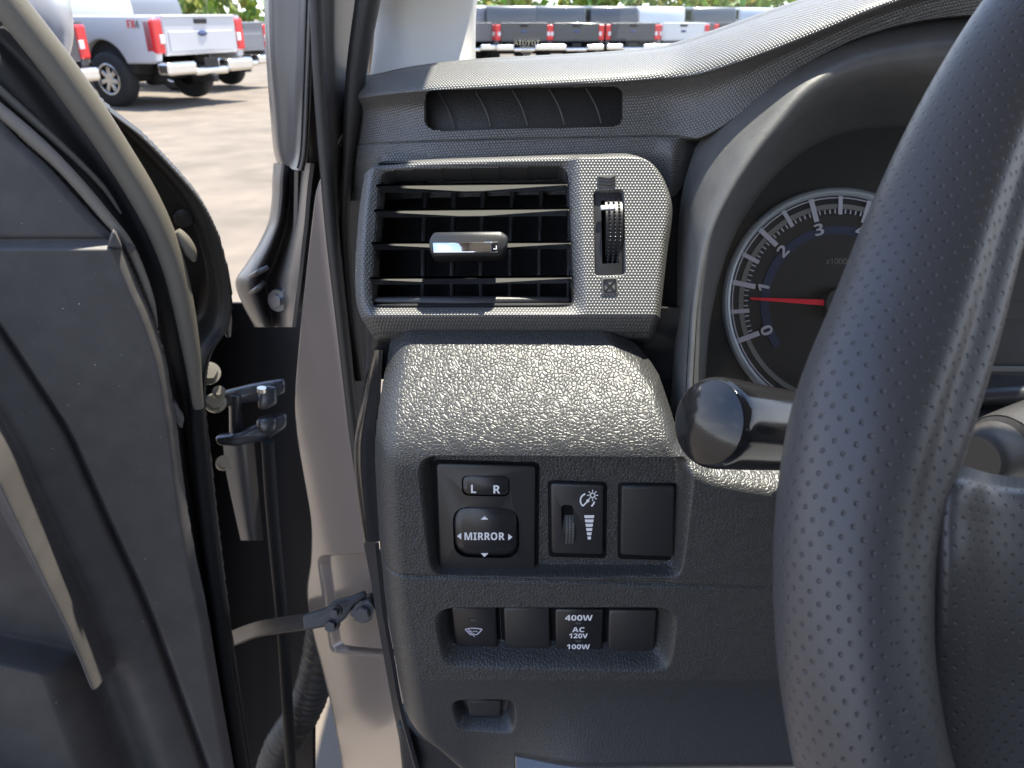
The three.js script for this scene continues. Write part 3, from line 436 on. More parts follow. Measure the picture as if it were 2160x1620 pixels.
// ---------------------------------------------------------------- air vent
{
  const v = thing('air_vent', 'square dotted side air vent with four horizontal slats and chrome tab', 'air vent', hit(VENT, 1100, 700));
  const open = [[800, 352], [1198, 342], [1212, 642], [778, 644]];
  const L = curve([[285, 768], [330, 764], [420, 750], [500, 743], [570, 740], [640, 745], [690, 766], [720, 782], [760, 790]]);
  const R = curve([[285, 1345], [310, 1352], [345, 1396], [385, 1420], [430, 1429], [520, 1418], [610, 1408], [690, 1400], [760, 1396]]);
  const slot = [[1253, 404], [1314, 402], [1318, 578], [1256, 580]];
  const top = curve([[760, 326], [900, 316], [1100, 309], [1250, 305], [1345, 305], [1430, 330]]);
  part('bezel', moulded(VENT, 732, 1440, 288, 745, 1.6, (x, y) => {
    const l = x - L(y), r = R(y) - x; if (l < 0 || r < 0 || y > 702) return null;
    const s = sdConvex(open, x, y, 9); if (s < 0) return null;
    const q = sdConvex(slot, x, y, 3); if (q < -2) return null;
    let h = 0;
    h -= 0.0055 * (1 - clamp(s / 27)) ** 1.6;                         // inner chamfer to the opening
    const tt = y - top(x); h -= tt < 30 ? 0.022 * (1 - clamp((tt + 14) / 44)) ** 1.5 : 0;   // upper chamfer
    h -= 0.010 * (1 - clamp(l / 30)) ** 1.5;                          // left side turns away
    h -= 0.012 * (1 - clamp(r / 26)) ** 2;                            // right side
    if (y > 664) h -= 0.011 * clamp((y - 664) / 30) ** 1.1 + (y > 692 ? 0.0006 * (y - 692) : 0);
    h -= 0.004 * sstep(2, -2, q);
    return h;
  }, 0.016), M.dots, v);
  // sleeve behind the opening
  const duct = [[[800, 350], [1198, 340], [1212, 644], [776, 646]], [[820, 340], [1190, 335], [1200, 630], [800, 630]]];
  const ringP = (k, off) => { const p = duct[k], o = []; for (let i = 0; i < 4; i++) { const a = p[i], b = p[(i + 1) % 4]; for (let q = 0; q < 6; q++) o.push(hit(VENT, a[0] + (b[0] - a[0]) * q / 6, a[1] + (b[1] - a[1]) * q / 6, off)); } o.push(o[0].clone()); return o; };
  part('duct', sheet([ringP(0, -0.0055), ringP(0, -0.010), ringP(1, -0.05)], 1, 2, 0.0015), M.black, v);
  part('duct_back', plate(VENT, -0.05, [[790, 320], [1230, 320], [1230, 660], [770, 660]], { t: 0.002, bevel: 0, r: 4 }), M.black, v);
  for (let k = 0; k < 6; k++) { const x = 893 + k * 61.5; part('vane', join([tube([hit(VENT, x + 8, 345, -0.034), hit(VENT, x, 500, -0.032), hit(VENT, x - 2, 640, -0.034)], 0.0009, 4, 8, a => 1 + 2.2 * Math.abs(Math.cos(a)))]), M.satin, v); }
  const slats = [[790, 391, 1199, 387], [785, 444, 1203, 440], [780, 513, 1206, 511], [778, 587, 1208, 584]];
  for (const [x0, y0, x1, y1] of slats) {
    const A = hit(VENT, x0 + 2, y0, -0.0035), B = hit(VENT, x1 - 2, y1, -0.0035), W = B.clone().sub(A), len = W.length();
    const s = new THREE.Shape(); s.moveTo(0.0006, -0.0006); s.quadraticCurveTo(-0.0006, -0.0004, -0.0004, 0.0004); s.lineTo(0.0024, 0.0036); s.quadraticCurveTo(0.0030, 0.0042, 0.0042, 0.0043); s.lineTo(0.016, 0.0046); s.lineTo(0.016, 0.0032); s.lineTo(0.005, 0.0020); s.closePath();
    const g = new THREE.ExtrudeGeometry(s, { depth: len - 0.004, bevelEnabled: true, bevelThickness: 0.002, bevelSize: 0.0004, bevelOffset: -0.0004, bevelSegments: 2, curveSegments: 6 }); g.translate(0, 0, 0.002);
    const ex = W.clone().normalize(), ez = V(0, -0.06, -1).normalize(), ey = ex.clone().cross(ez).negate();
    part('slat', soft(boxUV(g)).applyMatrix4(new THREE.Matrix4().makeBasis(ez, ey, ex).setPosition(A)), M.slat, v);
  }
  part('sill_bar', tube([hit(VENT, 790, 634, -0.010), hit(VENT, 990, 637, -0.0075), hit(VENT, 1200, 634, -0.010)], [0.0018, 0.003, 0.0018], 14, 12), M.satin, v);
  const tab = part('tab', plate(VENT, 0.0075, [[904, 505], [914, 488], [1058, 486], [1073, 498], [1062, 532], [1050, 537], [916, 538], [906, 530]], { t: 0.016, bevel: 0.0022, r: 7, seg: 5 }), M.satin, v);
  part('chrome_strip', plate(VENT, 0.0084, [[912, 511], [1051, 509], [1050, 532], [914, 533]], { t: 0.0018, bevel: 0.0007, r: 3, seg: 4 }), M.chrome, tab);
  part('window', plate(VENT, 0.0089, [[1036, 513], [1050, 512], [1049, 529], [1036, 530]], { t: 0.0008, bevel: 0.0001, r: 1 }), M.gloss, tab);
  part('tick', ribbon(VENT, 0.0091, [[1041, 525], [1047, 525], [1047, 518]], 2), M.white, tab);
  // thumb wheel
  const c = hit(VENT, 1286, 492, -0.0175), rw = 0.0195, wd = 0.0083, m = new THREE.Matrix4().makeBasis(VENT.ex, VENT.ey, VENT.n).setPosition(c);
  const cy = new THREE.CylinderGeometry(rw, rw, wd, 64); cy.rotateZ(Math.PI / 2);
  const wheel = part('thumb_wheel', boxUV(cy).applyMatrix4(m), M.button, v), teeth = [];
  for (let k = 0; k < 22; k++) for (let q = -1; q <= 1; q++) { const a = (k - 11.5) * 5.3 * Math.PI / 180 - 0.05, g = new THREE.ConeGeometry(0.00135, 0.0014, 4); g.rotateY(Math.PI / 4); g.scale(0.9, 1, 0.62); g.rotateX(Math.PI / 2 + a * 0); g.translate(q * 0.0025, 0, rw + 0.0004); g.rotateX(-a); teeth.push(g); }
  part('grip_teeth', join(teeth).applyMatrix4(m), M.button, wheel);
  part('pointer', plate(VENT, 0.0014, [[1267, 433], [1297, 432], [1298, 441], [1268, 442]], { t: 0.0014, bevel: 0.0003, r: 2 }), M.white, wheel);
  part('slot_liner', plate(VENT, -0.014, [[1248, 396], [1322, 394], [1326, 586], [1250, 590]], { t: 0.002, bevel: 0, r: 4 }), M.black, v);
  part('slot_frame', plate(VENT, -0.0022, [[1250, 401], [1317, 399], [1321, 582], [1253, 584]], { t: 0.006, bevel: 0.0008, r: 9, holes: [{ pts: [[1264, 420], [1304, 418], [1309, 558], [1267, 560]], r: 5 }] }), M.satin, v);
  // open and shut symbols
  const o = part('open_symbol', plate(VENT, 0.0005, [[1260, 369], [1299, 367], [1300, 392], [1261, 393]], { t: 0.0012, bevel: 0.0002, r: 1 }), M.plain, v);
  for (let k = 0; k < 3; k++) part('line', ribbon(VENT, 0.0009, [[1262, 374 + k * 7], [1274, 376 + k * 7], [1287, 377 + k * 7], [1298, 372 + k * 7]], 2.4, 0.0005), M.button, o);
  const s = part('shut_symbol', plate(VENT, 0.0005, [[1269, 586], [1303, 585], [1304, 620], [1270, 621]], { t: 0.0012, bevel: 0.0002, r: 1 }), M.plain, v);
  const sq = [[1274, 590], [1299, 589], [1300, 615], [1275, 616], [1274, 590]]; for (let k = 0; k < 4; k++) part('line', ribbon(VENT, 0.0009 + k * 1e-5, [sq[k], sq[k + 1]], 2.2, 0.0005), M.button, s);
  part('line', ribbon(VENT, 0.00095, [[1277, 593], [1297, 613]], 2.2, 0.0005), M.button, s); part('line', ribbon(VENT, 0.00097, [[1297, 592], [1277, 613]], 2.2, 0.0005), M.button, s);
}

// ---------------------------------------------------------------- switches in the lower panel
const UP = -0.0085, LOW = -0.0125;     // floors of the two pockets
const quad = (x0, y0, x1, y1, s = 0) => [[x0 - s, y0], [x1 - s, y0 + 4], [x1 + s, y1 + 2], [x0 + s, y1]];
const grow = (q, e) => { const cx = q.reduce((a, p) => a + p[0], 0) / q.length, cy = q.reduce((a, p) => a + p[1], 0) / q.length; return q.map(([x, y]) => [x + Math.sign(x - cx) * e, y + Math.sign(y - cy) * e]); };
{
  const q = [[920, 978], [1130, 984], [1128, 1206], [928, 1203]], b = UP + 0.0030;
  const t = thing('mirror_switch', 'square mirror adjuster switch with rocker above round white lettered pad', 'switch', hit(PANEL, 1025, 1205, UP));
  part('surround', plate(PANEL, UP + 0.0004, grow(q, 8), { t: 0.002, bevel: 0.0003, r: 14 }), M.cavity, t);
  part('plate', plate(PANEL, b, q, { t: 0.0040, bevel: 0.0011, seg: 5, r: 11, holes: [{ pts: [[968, 998], [1080, 1000], [1080, 1052], [970, 1050]], r: 22 }, { pts: [[949, 1064], [1099, 1068], [1101, 1182], [953, 1180]], r: 44 }] }), M.satin, t);
  const k = part('rocker', plate(PANEL, b + 0.0008, [[974, 1003], [1075, 1005], [1075, 1048], [975, 1046]], { t: 0.006, bevel: 0.0022, r: 18, seg: 6 }), M.button, t);
  part('letter', text('L', PANEL, b + 0.00081, 999, 1031, 19), M.white, k); part('letter', text('R', PANEL, b + 0.00081, 1048, 1032, 19), M.white, k);
  const p = part('pad', plate(PANEL, b + 0.0016, [[955, 1070], [1094, 1074], [1095, 1176], [959, 1174]], { t: 0.008, bevel: 0.0034, r: 40, seg: 8 }), M.button, t), h = b + 0.00161;
  part('lettering', text('MIRROR', PANEL, h, 1022, 1131, 17.5, { wide: 0.90 }), M.white, p);
  for (const a of [[[1014, 1096], [1030, 1096], [1022, 1089]], [[1014, 1167], [1030, 1167], [1022, 1175]], [[973, 1124], [973, 1138], [964, 1131]], [[1072, 1126], [1072, 1140], [1081, 1133]]]) part('arrow', plate(PANEL, h + 0.00015, a, { t: 0.00015, bevel: 0, r: 0 }), M.white, p);
}
{
  const q = [[1162, 1020], [1274, 1024], [1272, 1171], [1164, 1168]], b = UP + 0.0028;
  const t = thing('dimmer_switch', 'black gauge dimmer switch with ribbed roller and white symbol', 'switch', hit(PANEL, 1218, 1172, UP));
  part('surround', plate(PANEL, UP + 0.0004, grow(q, 7), { t: 0.002, bevel: 0.0003, r: 11 }), M.cavity, t);
  part('plate', plate(PANEL, b, q, { t: 0.0040, bevel: 0.0011, seg: 5, r: 9, holes: [{ pts: [[1179, 1060], [1214, 1061], [1214, 1139], [1180, 1138]], r: 15 }] }), M.satin, t);
  const c = hit(PANEL, 1197, 1100, b - 0.0118), m = new THREE.Matrix4().makeBasis(PANEL.ex, PANEL.ey, PANEL.n).setPosition(c), rw = 0.0127;
  const pts = [[0, -0.0037], [0.0115, -0.0037], [rw, -0.0026], [rw, 0.0026], [0.0115, 0.0037], [0, 0.0037]].map(p => new THREE.Vector2(p[0], p[1])); const g = new THREE.LatheGeometry(pts, 64); g.rotateZ(Math.PI / 2);
  const w = part('roller', boxUV(toCreasedNormals(g, 0.4)).applyMatrix4(m), M.button, t), n = [];
  for (let k = 0; k < 26; k++) for (let j = -1; j <= 1; j++) { const a = (k - 12.5) * 3.2 * Math.PI / 180, s = new THREE.BoxGeometry(0.0010, 0.00042, 0.0005); s.translate(j * 0.0015 + 0.0002, 0, rw + 0.0001); s.rotateX(-a); n.push(s); }
  part('ribs', join(n).applyMatrix4(m), M.slat, w);
  part('pocket', plate(PANEL, b - 0.006, [[1174, 1054], [1218, 1054], [1218, 1146], [1174, 1146]], { t: 0.001, bevel: 0, r: 8 }), M.black, t);
  const s = b + 0.00018, W = M.white;
  for (let k = 0; k < 6; k++) { const y = 1087 + k * 9, w0 = 10.6 - k * 1.35; part('bar', plate(PANEL, s, [[1243 - w0, y], [1243 + w0, y], [1243 + w0 - 0.9, y + 6], [1243 - w0 + 0.9, y + 6]], { t: 0.00018, bevel: 0, r: 0.8 }), W, t); }
  part('gauge_symbol', ringArc(PANEL, s, 1239, 1056, 13.0, 16.2, 108, 232, 0.00018), W, t);
  part('gauge_symbol', ringArc(PANEL, s, 1239, 1056, 13.0, 16.2, -55, -8, 0.00018), W, t);
  part('gauge_symbol', ribbon(PANEL, s + 0.00004, [[1229.5, 1067.5], [1240, 1057]], 3), W, t);
  part('gauge_symbol', ringArc(PANEL, s + 0.00006, 1240, 1056.5, 0.1, 3.4, 0, 359, 0.0002), W, t);
  part('sun_symbol', ringArc(PANEL, s, 1250, 1045, 3.6, 6.0, 0, 359.5, 0.00018), W, t);
  for (let k = 0; k < 8; k++) { const a = k * Math.PI / 4; part('sun_symbol', ribbon(PANEL, s, [[1250 + 7.4 * Math.cos(a), 1045 + 7.4 * Math.sin(a)], [1250 + 11.6 * Math.cos(a), 1045 + 11.6 * Math.sin(a)]], 2), W, t); }
}
function blank(q, floor, label, b = 0.0026) {
  const t = thing('blank_cover', label, 'switch blank', hit(PANEL, (q[2][0] + q[3][0]) / 2, q[2][1] + 3, floor), { group: 'plain blank switch covers' });
  part('surround', plate(PANEL, floor + 0.0004, grow(q, 7), { t: 0.002, bevel: 0.0003, r: 11 }), M.cavity, t);
  part('cap', plate(PANEL, floor + b, q, { t: 0.004, bevel: 0.0013, r: 9, seg: 5 }), M.satin, t); return t;
}
blank([[1311, 1025], [1424, 1026], [1421, 1176], [1309, 1172]], UP, 'plain black blank cover beside the dimmer switch, larger than those below');
blank([[1062, 1282], [1158, 1282], [1161, 1369], [1066, 1367]], LOW, 'plain black blank cover between the washer and power outlet switches', 0.004);
blank([[1285, 1287], [1387, 1288], [1380, 1376], [1282, 1374]], LOW, 'plain black blank cover at the lower row end nearest the wheel', 0.004);
{
  const q = [[951, 1280], [1046, 1281], [1050, 1366], [960, 1364]], b = LOW + 0.004, s = b + 0.00018;
  const t = thing('wiper_switch', 'black wiper de-icer push switch with white windscreen symbol', 'switch', hit(PANEL, 1003, 1368, LOW));
  part('surround', plate(PANEL, LOW + 0.0004, grow(q, 7), { t: 0.002, bevel: 0.0003, r: 11 }), M.cavity, t);
  const c = part('cap', plate(PANEL, b, q, { t: 0.004, bevel: 0.0013, r: 9, seg: 5 }), M.button, t), W = M.mark;
  const fan = []; for (let k = 0; k <= 10; k++) { const a = (205 + 13 * k) * 0 + (-1 + k / 5); fan.push([999 + a * 18, 1325.5 + a * a * 2.2]); }
  part('symbol_line', ribbon(PANEL, s, fan, 2), W, c);
  part('symbol_line', ribbon(PANEL, s + 2e-5, [[981, 1328], [993, 1339]], 2), W, c); part('symbol_line', ribbon(PANEL, s + 2e-5, [[1017, 1328], [1006, 1339]], 2), W, c);
  part('symbol_line', ribbon(PANEL, s, [[993, 1339], [999, 1337.8], [1006, 1339]], 1.6), W, c); part('symbol_line', ribbon(PANEL, s + 4e-5, [[986, 1326], [1001, 1343]], 1.6), W, c);
  part('symbol_line', ribbon(PANEL, s + 1e-5, [[988, 1333], [993, 1331], [997, 1333.5], [1002, 1331], [1007, 1333]], 1.4), W, c);
  part('lamp_mark', ribbon(PANEL, s, [[987, 1308], [1008, 1308]], 4.5), M.satin, c);
  part('lamp_mark', text('IIIIIIII', PANEL, s + 1e-5, 998, 1308, 3.6, { wide: 0.9, font: fontR }), M.dialGrey, c);
}
{
  const q = [[1171, 1285], [1273, 1286], [1270, 1371], [1172, 1369]], b = LOW + 0.004, s = b + 0.00001;
  const t = thing('outlet_switch', 'black push switch lettered for the 120 volt power outlet', 'switch', hit(PANEL, 1221, 1372, LOW));
  part('surround', plate(PANEL, LOW + 0.0004, grow(q, 7), { t: 0.002, bevel: 0.0003, r: 11 }), M.cavity, t);
  const c = part('cap', plate(PANEL, b, q, { t: 0.004, bevel: 0.0013, r: 9, seg: 5 }), M.button, t);
  for (const [w, x, y, h, wd] of [['400W', 1221, 1303, 13.5, 1.2], ['AC', 1220, 1328, 11.5, 1.3], ['120V', 1220, 1341, 11.5, 1.1], ['100W', 1220, 1364, 11.5, 1.2]]) part('lettering', text(w, PANEL, s, x, y, h, { wide: wd }), M.white, c);
  part('lamp_mark', text('IIIIIIII', PANEL, s, 1220, 1314.5, 3.4, { wide: 0.9, font: fontR }), M.dialGrey, c); part('lamp_mark', text('IIIIIIII', PANEL, s, 1220, 1352.5, 3.4, { wide: 0.9, font: fontR }), M.dialGrey, c);
}

// ---------------------------------------------------------------- gauges
{
  const t = thing('instrument_cluster', 'round rev counter with red needle behind the steering wheel', 'gauge cluster', hit(DIAL, 1768, 880)), X = 1768, Y = 640;
  part('face', plate(DIAL, -0.004, [[1440, 240], [2500, 240], [2500, 920], [1440, 920]], { t: 0.003, bevel: 0, r: 30 }), mat(lin(0.020, 0.020, 0.021), 0.35), t);
  part('dial', ringArc(DIAL, -0.0028, X, Y, 0.5, 228, 0, 359.9, 0.001), mat(lin(0.010, 0.010, 0.012), 0.45), t);
  const ringPts = (r, a0, a1) => { const o = []; for (let k = 0; k <= 24; k++) { const a = (a0 + (a1 - a0) * k / 24) * Math.PI / 180; o.push(hit(DIAL, X + r * Math.cos(a), Y - r * Math.sin(a), -0.0005)); } return o; };
  part('bezel_ring', tube(ringPts(236, 20, 300), 0.0026, 4, 12), mat(lin(0.35, 0.38, 0.42), 0.3, { metalness: 0.4 }), t);
  part('scale_band', ringArc(DIAL, -0.0021, X, Y, 200, 210, 60, 318, 0.0005), M.dialGrey, t);
  part('scale_line', ringArc(DIAL, -0.0021, X, Y, 222, 224.5, 60, 300, 0.0005), M.mark, t);
  part('blue_ring', ringArc(DIAL, -0.0021, X, Y, 146, 164, 60, 215, 0.0004), M.blueRing, t);
  for (let k = 0; k <= 8; k++) { const a = (200.6 - k * 16) * Math.PI / 180, maj = k % 2 === 0; part('tick', ribbon(DIAL, -0.0012, [[X + 229 * Math.cos(a), Y - 229 * Math.sin(a)], [X + (maj ? 178 : 188) * Math.cos(a), Y - (maj ? 178 : 188) * Math.sin(a)]], maj ? 10.5 : 8.5, 0.0004), M.mark, t); }
  for (let k = 0; k < 40; k++) { if (k % 5 === 0) continue; const a = (200.6 - k * 3.2) * Math.PI / 180; part('minor_tick', ribbon(DIAL, -0.0016, [[X + 199 * Math.cos(a), Y - 199 * Math.sin(a)], [X + 190 * Math.cos(a), Y - 190 * Math.sin(a)]], 2.6, 0.0003), M.mark, t); }
  for (let k = 0; k <= 4; k++) { const a = (200.6 - k * 32) * Math.PI / 180; part('numeral', text(String(k), DIAL, -0.0012, X + 161 * Math.cos(a), Y - 161 * Math.sin(a), 24, { rot: a - Math.PI / 2, wide: 1.2 }), M.mark, t); }
  part('lettering', text('x1000r/min', DIAL, -0.0012, 1785, 551, 12, { font: fontR }), M.dialGrey, t);
  part('needle', plate(DIAL, 0.0045, [[1583, 627], [1583, 632], [1768, 647], [1768, 633]], { t: 0.0012, bevel: 0.0003, r: 1.5 }), M.red, t);
  part('hub', (() => { const g = new THREE.CylinderGeometry(0.009, 0.01, 0.008, 32); g.rotateX(Math.PI / 2); return boxUV(g).applyMatrix4(DIAL.m(0.003).multiply(new THREE.Matrix4().makeTranslation(...uvOn(DIAL, X, Y, 0.003), 0))); })(), M.satin, t);
  { const g = new THREE.BufferGeometry(), q = [at(1440, 930, 0.415), at(2500, 930, 0.415), at(2500, 262, 0.455), at(1440, 262, 0.455)]; g.setAttribute('position', new THREE.Float32BufferAttribute([0, 1, 2, 0, 2, 3].flatMap(k => q[k].toArray()), 3)); g.setAttribute('uv', new THREE.Float32BufferAttribute(new Float32Array(12), 2)); g.computeVertexNormals(); part('lens', g, M.glass, t); }
  part('display', plate(DIAL, -0.0005, [[2120, 636], [2420, 634], [2420, 672], [2120, 672]], { t: 0.002, bevel: 0.0004, r: 5 }), mat(lin(0.05, 0.05, 0.05), 0.3), t);
  part('lower_strip', plate(DIAL, 0.004, [[1990, 773], [2500, 772], [2500, 783], [1990, 784]], { t: 0.003, bevel: 0.0008, r: 3 }), M.dialGrey, t);
}

// ---------------------------------------------------------------- steering column, stalks, wheel
{
  const t = thing('steering_column', 'black steering column shroud glimpsed through the wheel opening', 'column shroud', at(2100, 1050, 0.36));
  part('shroud', sheet([[790, 0.44], [850, 0.425], [905, 0.39], [960, 0.36], [1040, 0.345], [1200, 0.345]].map(([y, d]) => [1700, 1800, 1950, 2100, 2300].map((x, i) => at(x, y + [60, 20, 0, 0, 10][i], d + [0.03, 0.01, 0, 0, 0][i]))), 6, 6, 0.004), M.black, t);
  part('lower_band', tube([at(1990, 850, 0.42), at(2100, 836, 0.418), at(2350, 832, 0.418)], 0.0055, 8, 12), M.satin, t);
}
{
  const t = thing('wiper_stalk', 'rounded grey wiper stalk seen through the steering wheel gap', 'stalk', at(2120, 990, 0.30));
  const ax = BACKV.clone().multiplyScalar(0.50).add(V(-0.78, 0, 0)).addScaledVector(UPV, -0.14).normalize(), e = at(2062, 968, 0.285);
  const P = s => e.clone().addScaledVector(ax, -s);
  const grainy = mat(lin(0.035, 0.033, 0.03), 0.4, { bumpMap: rep(fineT, 1 / 0.012, 1 / 0.012), bumpScale: 0.00012 });
  part('tip', tube([P(-0.002), P(0.001), P(0.010), P(0.013)], [0.009, 0.0112, 0.0120, 0.0120], 5, 40), grainy, t);
  part('collar', tube([P(0.0132), P(0.0168)], 0.0112, 2, 40), M.black, t);
  part('barrel', tube([P(0.017), P(0.019), P(0.035), P(0.06), P(0.10)], [0.0132, 0.0140, 0.0146, 0.0150, 0.0150], 6, 40), grainy, t);
}
{
  const t = thing('turn_signal_stalk', 'glossy black turn signal stalk end poking left of the wheel', 'stalk', at(1600, 990, 0.31));
  const ax = V(-0.80, 0, 0).addScaledVector(UPV, 0.10).addScaledVector(BACKV, 0.60).normalize(), e = at(1493, 890, 0.288), P = s => e.clone().addScaledVector(ax, -s), R = 0.0174;
  const g = tube([0, 0.0012, 0.004, 0.012, 0.03, 0.06, 0.10].map(P), [0.0158, 0.0166, R, R, R * 0.98, R * 0.94, R * 0.9], 6, 64, undefined, false);
  const dome = new THREE.SphereGeometry(0.030, 48, 24, 0, Math.PI * 2, 0, Math.asin(0.0158 / 0.030)); dome.translate(0, -Math.sqrt(0.030 ** 2 - 0.0158 ** 2), 0); dome.scale(1, 0.8, 1);
  const q = new THREE.Quaternion().setFromUnitVectors(V(0, 1, 0), ax); dome.applyQuaternion(q); dome.translate(e.x, e.y, e.z);
  part('knob', join([g]), M.gloss, t); part('end_cap', boxUV(dome), M.gloss, t);
}
{
  const w = thing('steering_wheel', 'thick black perforated leather steering wheel rim and spoke', 'steering wheel', at(1860, 1500, 0.185));
  const c = [[2560, -330, 150, 0.205], [2360, -130, 135, 0.21], [2195, 60, 131, 0.208], [2072, 270, 136, 0.205], [1985, 480, 147, 0.20], [1915, 690, 160, 0.195], [1846, 890, 168, 0.19], [1802, 1090, 158, 0.187], [1794, 1290, 154, 0.185], [1812, 1480, 154, 0.184], [1852, 1660, 156, 0.184], [1925, 1830, 165, 0.184], [2040, 2000, 170, 0.186]];
  const pts = c.map(([x, y, r, d]) => at(x, y, d)), rr = c.map(([x, y, r, d]) => r * d / F);
  // section with a thumb crease on the inner side
  part('rim', tube(pts, rr, 16, 72, (a, s) => { const d = Math.atan2(Math.sin(a + 0.42), Math.cos(a + 0.42)), k = sstep(0.75, 0.45, s); return 1 - 0.12 * k * Math.exp(-((d / 0.26) ** 2)) + 0.05 * k * Math.exp(-(((d + 0.55) / 0.4) ** 2)); }), M.perf, w);
  part('spoke', sheet([[972, 0.020], [990, 0.007], [1004, 0.002], [1030, 0.0003], [1100, 0], [1200, 0], [1320, 0.001], [1450, 0.004], [1600, 0.006], [1800, 0.006]].map(([y, k], i) => { const fade = [1, 1, 1, 1, 1, 1, 0.75, 0.35, 0.1, 0][i]; return [[1880, 0.196], [1915, 0.188], [1952, 0.1815], [1995, 0.1755], [2040, 0.1765], [2085, 0.183], [2150, 0.1865], [2260, 0.188], [2420, 0.189]].map(([x, d], j) => at(x + (i < 4 ? [70, 60, 50, 36, 24, 12, 0, 0, 0][j] * [1, 0.75, 0.5, 0.2][i] : 0), y + (i < 4 ? [-14, -8, 0, 10, 20, 28, 34, 40, 44][j] : 0), 0.187 + (d - 0.187) * (d < 0.187 ? fade : 1) + k)); }), 8, 8, 0.003), M.perf, w);
}

// ---------------------------------------------------------------- open driver's door
const DOOR = frame(at(400, 850, 0.60), V(0.423, 0, 0.906));
{
  const d = thing('car_door', 'open driver door with dark grey trim panel and black rubber seal', 'car door', hit(DOOR, 300, 1640, -0.02));
  const on = (pts, off) => pts.map(([x, y]) => hit(DOOR, x, y, off));
  const edge = curve([[120, -150], [190, -62], [255, 2], [300, 42], [355, 103], [410, 153], [465, 203], [497, 236], [512, 252], [530, 262], [600, 291], [660, 318], [740, 345], [800, 358], [850, 366], [880, 372], [1000, 386], [1100, 401], [1200, 419], [1300, 440], [1400, 456], [1500, 473], [1680, 505]]);
  const G = curve([[560, -95], [690, 2], [800, 75], [905, 142], [1000, 186], [1100, 231], [1255, 302], [1440, 372], [1680, 458]]);
  const trim = (x, y) => {
    const e = edge(y) - x; if (e < 0) return null;
    let h = -0.0075 * (1 - clamp(e / 24)) ** 1.6 + 0.007 * sstep(508, 523, y) - 0.002 * Math.exp(-(((y - 507) / 5) ** 2));
    if (y > 500) { const s = (G(y) - x) * 0.87;
      h -= 0.008 * Math.exp(-((s / 6) ** 2));
      if (s > 0) { h += 0.010 * Math.sin(Math.PI * clamp(s / 150));
        const end = sstep(1392, 1372, y + (235 - x) * 0.25);
        h += 0.040 * sstep(88, 128, s) * end - 0.016 * (1 - end) * Math.exp(-(((s - 120) / 32) ** 2)) + 0.030 * (1 - end) * sstep(130, 220, s) - 0.00008 * Math.max(0, y - 880) * sstep(125, 160, s) * end;
      } }
    const s2 = (y - (1532 + x * 0.56)) * 0.87; h += 0.028 * sstep(4, 36, s2) * (y > 1480 && x < 330 ? sstep(330, 210, x) : 0);
    return h;
  };
  const panel = part('trim_panel', moulded(DOOR, -120, 520, 130, 1680, 2.2, trim, 0.02), M.doorTrim, d);
  part('trim_clip', plate(DOOR, 0.010, [[238, 488], [244, 492], [258, 524], [226, 522]], { t: 0.012, bevel: 0.0015, r: 3 }), M.doorTrim, panel);
  part('trim_clip', plate(DOOR, -0.002, [[262, 514], [272, 514], [288, 527], [270, 534]], { t: 0.010, bevel: 0.0012, r: 2 }), M.doorTrim, panel);
  part('trim_foot', plate(DOOR, 0.000, [[352, 852], [368, 850], [390, 884], [384, 906], [366, 884]], { t: 0.010, bevel: 0.002, r: 5 }), M.doorTrim, panel);
  part('edge_bead', tube(on([[-110, 130], [-40, 200], [25, 254], [80, 302], [132, 352], [180, 405], [222, 455], [268, 512], [300, 580], [320, 640], [330, 690]], -0.008), [0.0045, 0.0045, 0.0045, 0.0045, 0.0042, 0.0042, 0.0040, 0.0035, 0.0030, 0.0025, 0.001], 8, 12), M.sunlitBead, d);
  part('edge_lip', tube(on([[-60, 130], [0, 190], [68, 252], [130, 308], [180, 355], [222, 400], [255, 450]], -0.016), [0.0028, 0.0028, 0.0028, 0.0025, 0.0022, 0.0018, 0.001], 8, 10), M.seal, d);
  part('window_channel', sheet([[60, -60, 10], [150, 20, 110], [250, 90, 195], [350, 170, 262], [450, 235, 322], [550, 285, 362], [700, 340, 405], [850, 368, 425], [1000, 385, 440], [1200, 412, 460], [1400, 445, 485], [1680, 490, 530]].map(([y, a, b]) => [hit(DOOR, a - 60, y, -0.022), hit(DOOR, a, y, -0.022), hit(DOOR, (a + b) / 2, y, -0.03), hit(DOOR, b, y, -0.024)]), 4, 6, 0.004), M.rubber, d);
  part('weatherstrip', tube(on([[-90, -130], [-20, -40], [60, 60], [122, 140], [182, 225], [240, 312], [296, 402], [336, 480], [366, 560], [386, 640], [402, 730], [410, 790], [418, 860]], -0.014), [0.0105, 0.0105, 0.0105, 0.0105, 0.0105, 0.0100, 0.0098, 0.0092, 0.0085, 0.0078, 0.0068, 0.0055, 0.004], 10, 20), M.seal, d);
  part('shaded_lower_seal', tube(on([[402, 760], [412, 830], [422, 940], [438, 1100], [460, 1280], [480, 1440], [513, 1680]], -0.018), [0.003, 0.006, 0.0068, 0.007, 0.007, 0.007, 0.007], 10, 20), M.black, d);  // same rubber as the weatherstrip above, its shade painted in as black
  part('seal_lip', tube(on([[372, 488], [388, 508], [402, 532], [410, 552]], -0.016), [0.0035, 0.005, 0.0045, 0.001], 8, 12), M.seal, d);
  const sh = curve([[-120, -150], [0, -20], [60, 42], [100, 86], [150, 142], [200, 190], [250, 240], [300, 304], [370, 373], [440, 433], [510, 471], [560, 486], [600, 496], [660, 503], [720, 494], [770, 462], [820, 448], [900, 446], [1000, 456], [1200, 478], [1400, 503], [1680, 545]]);
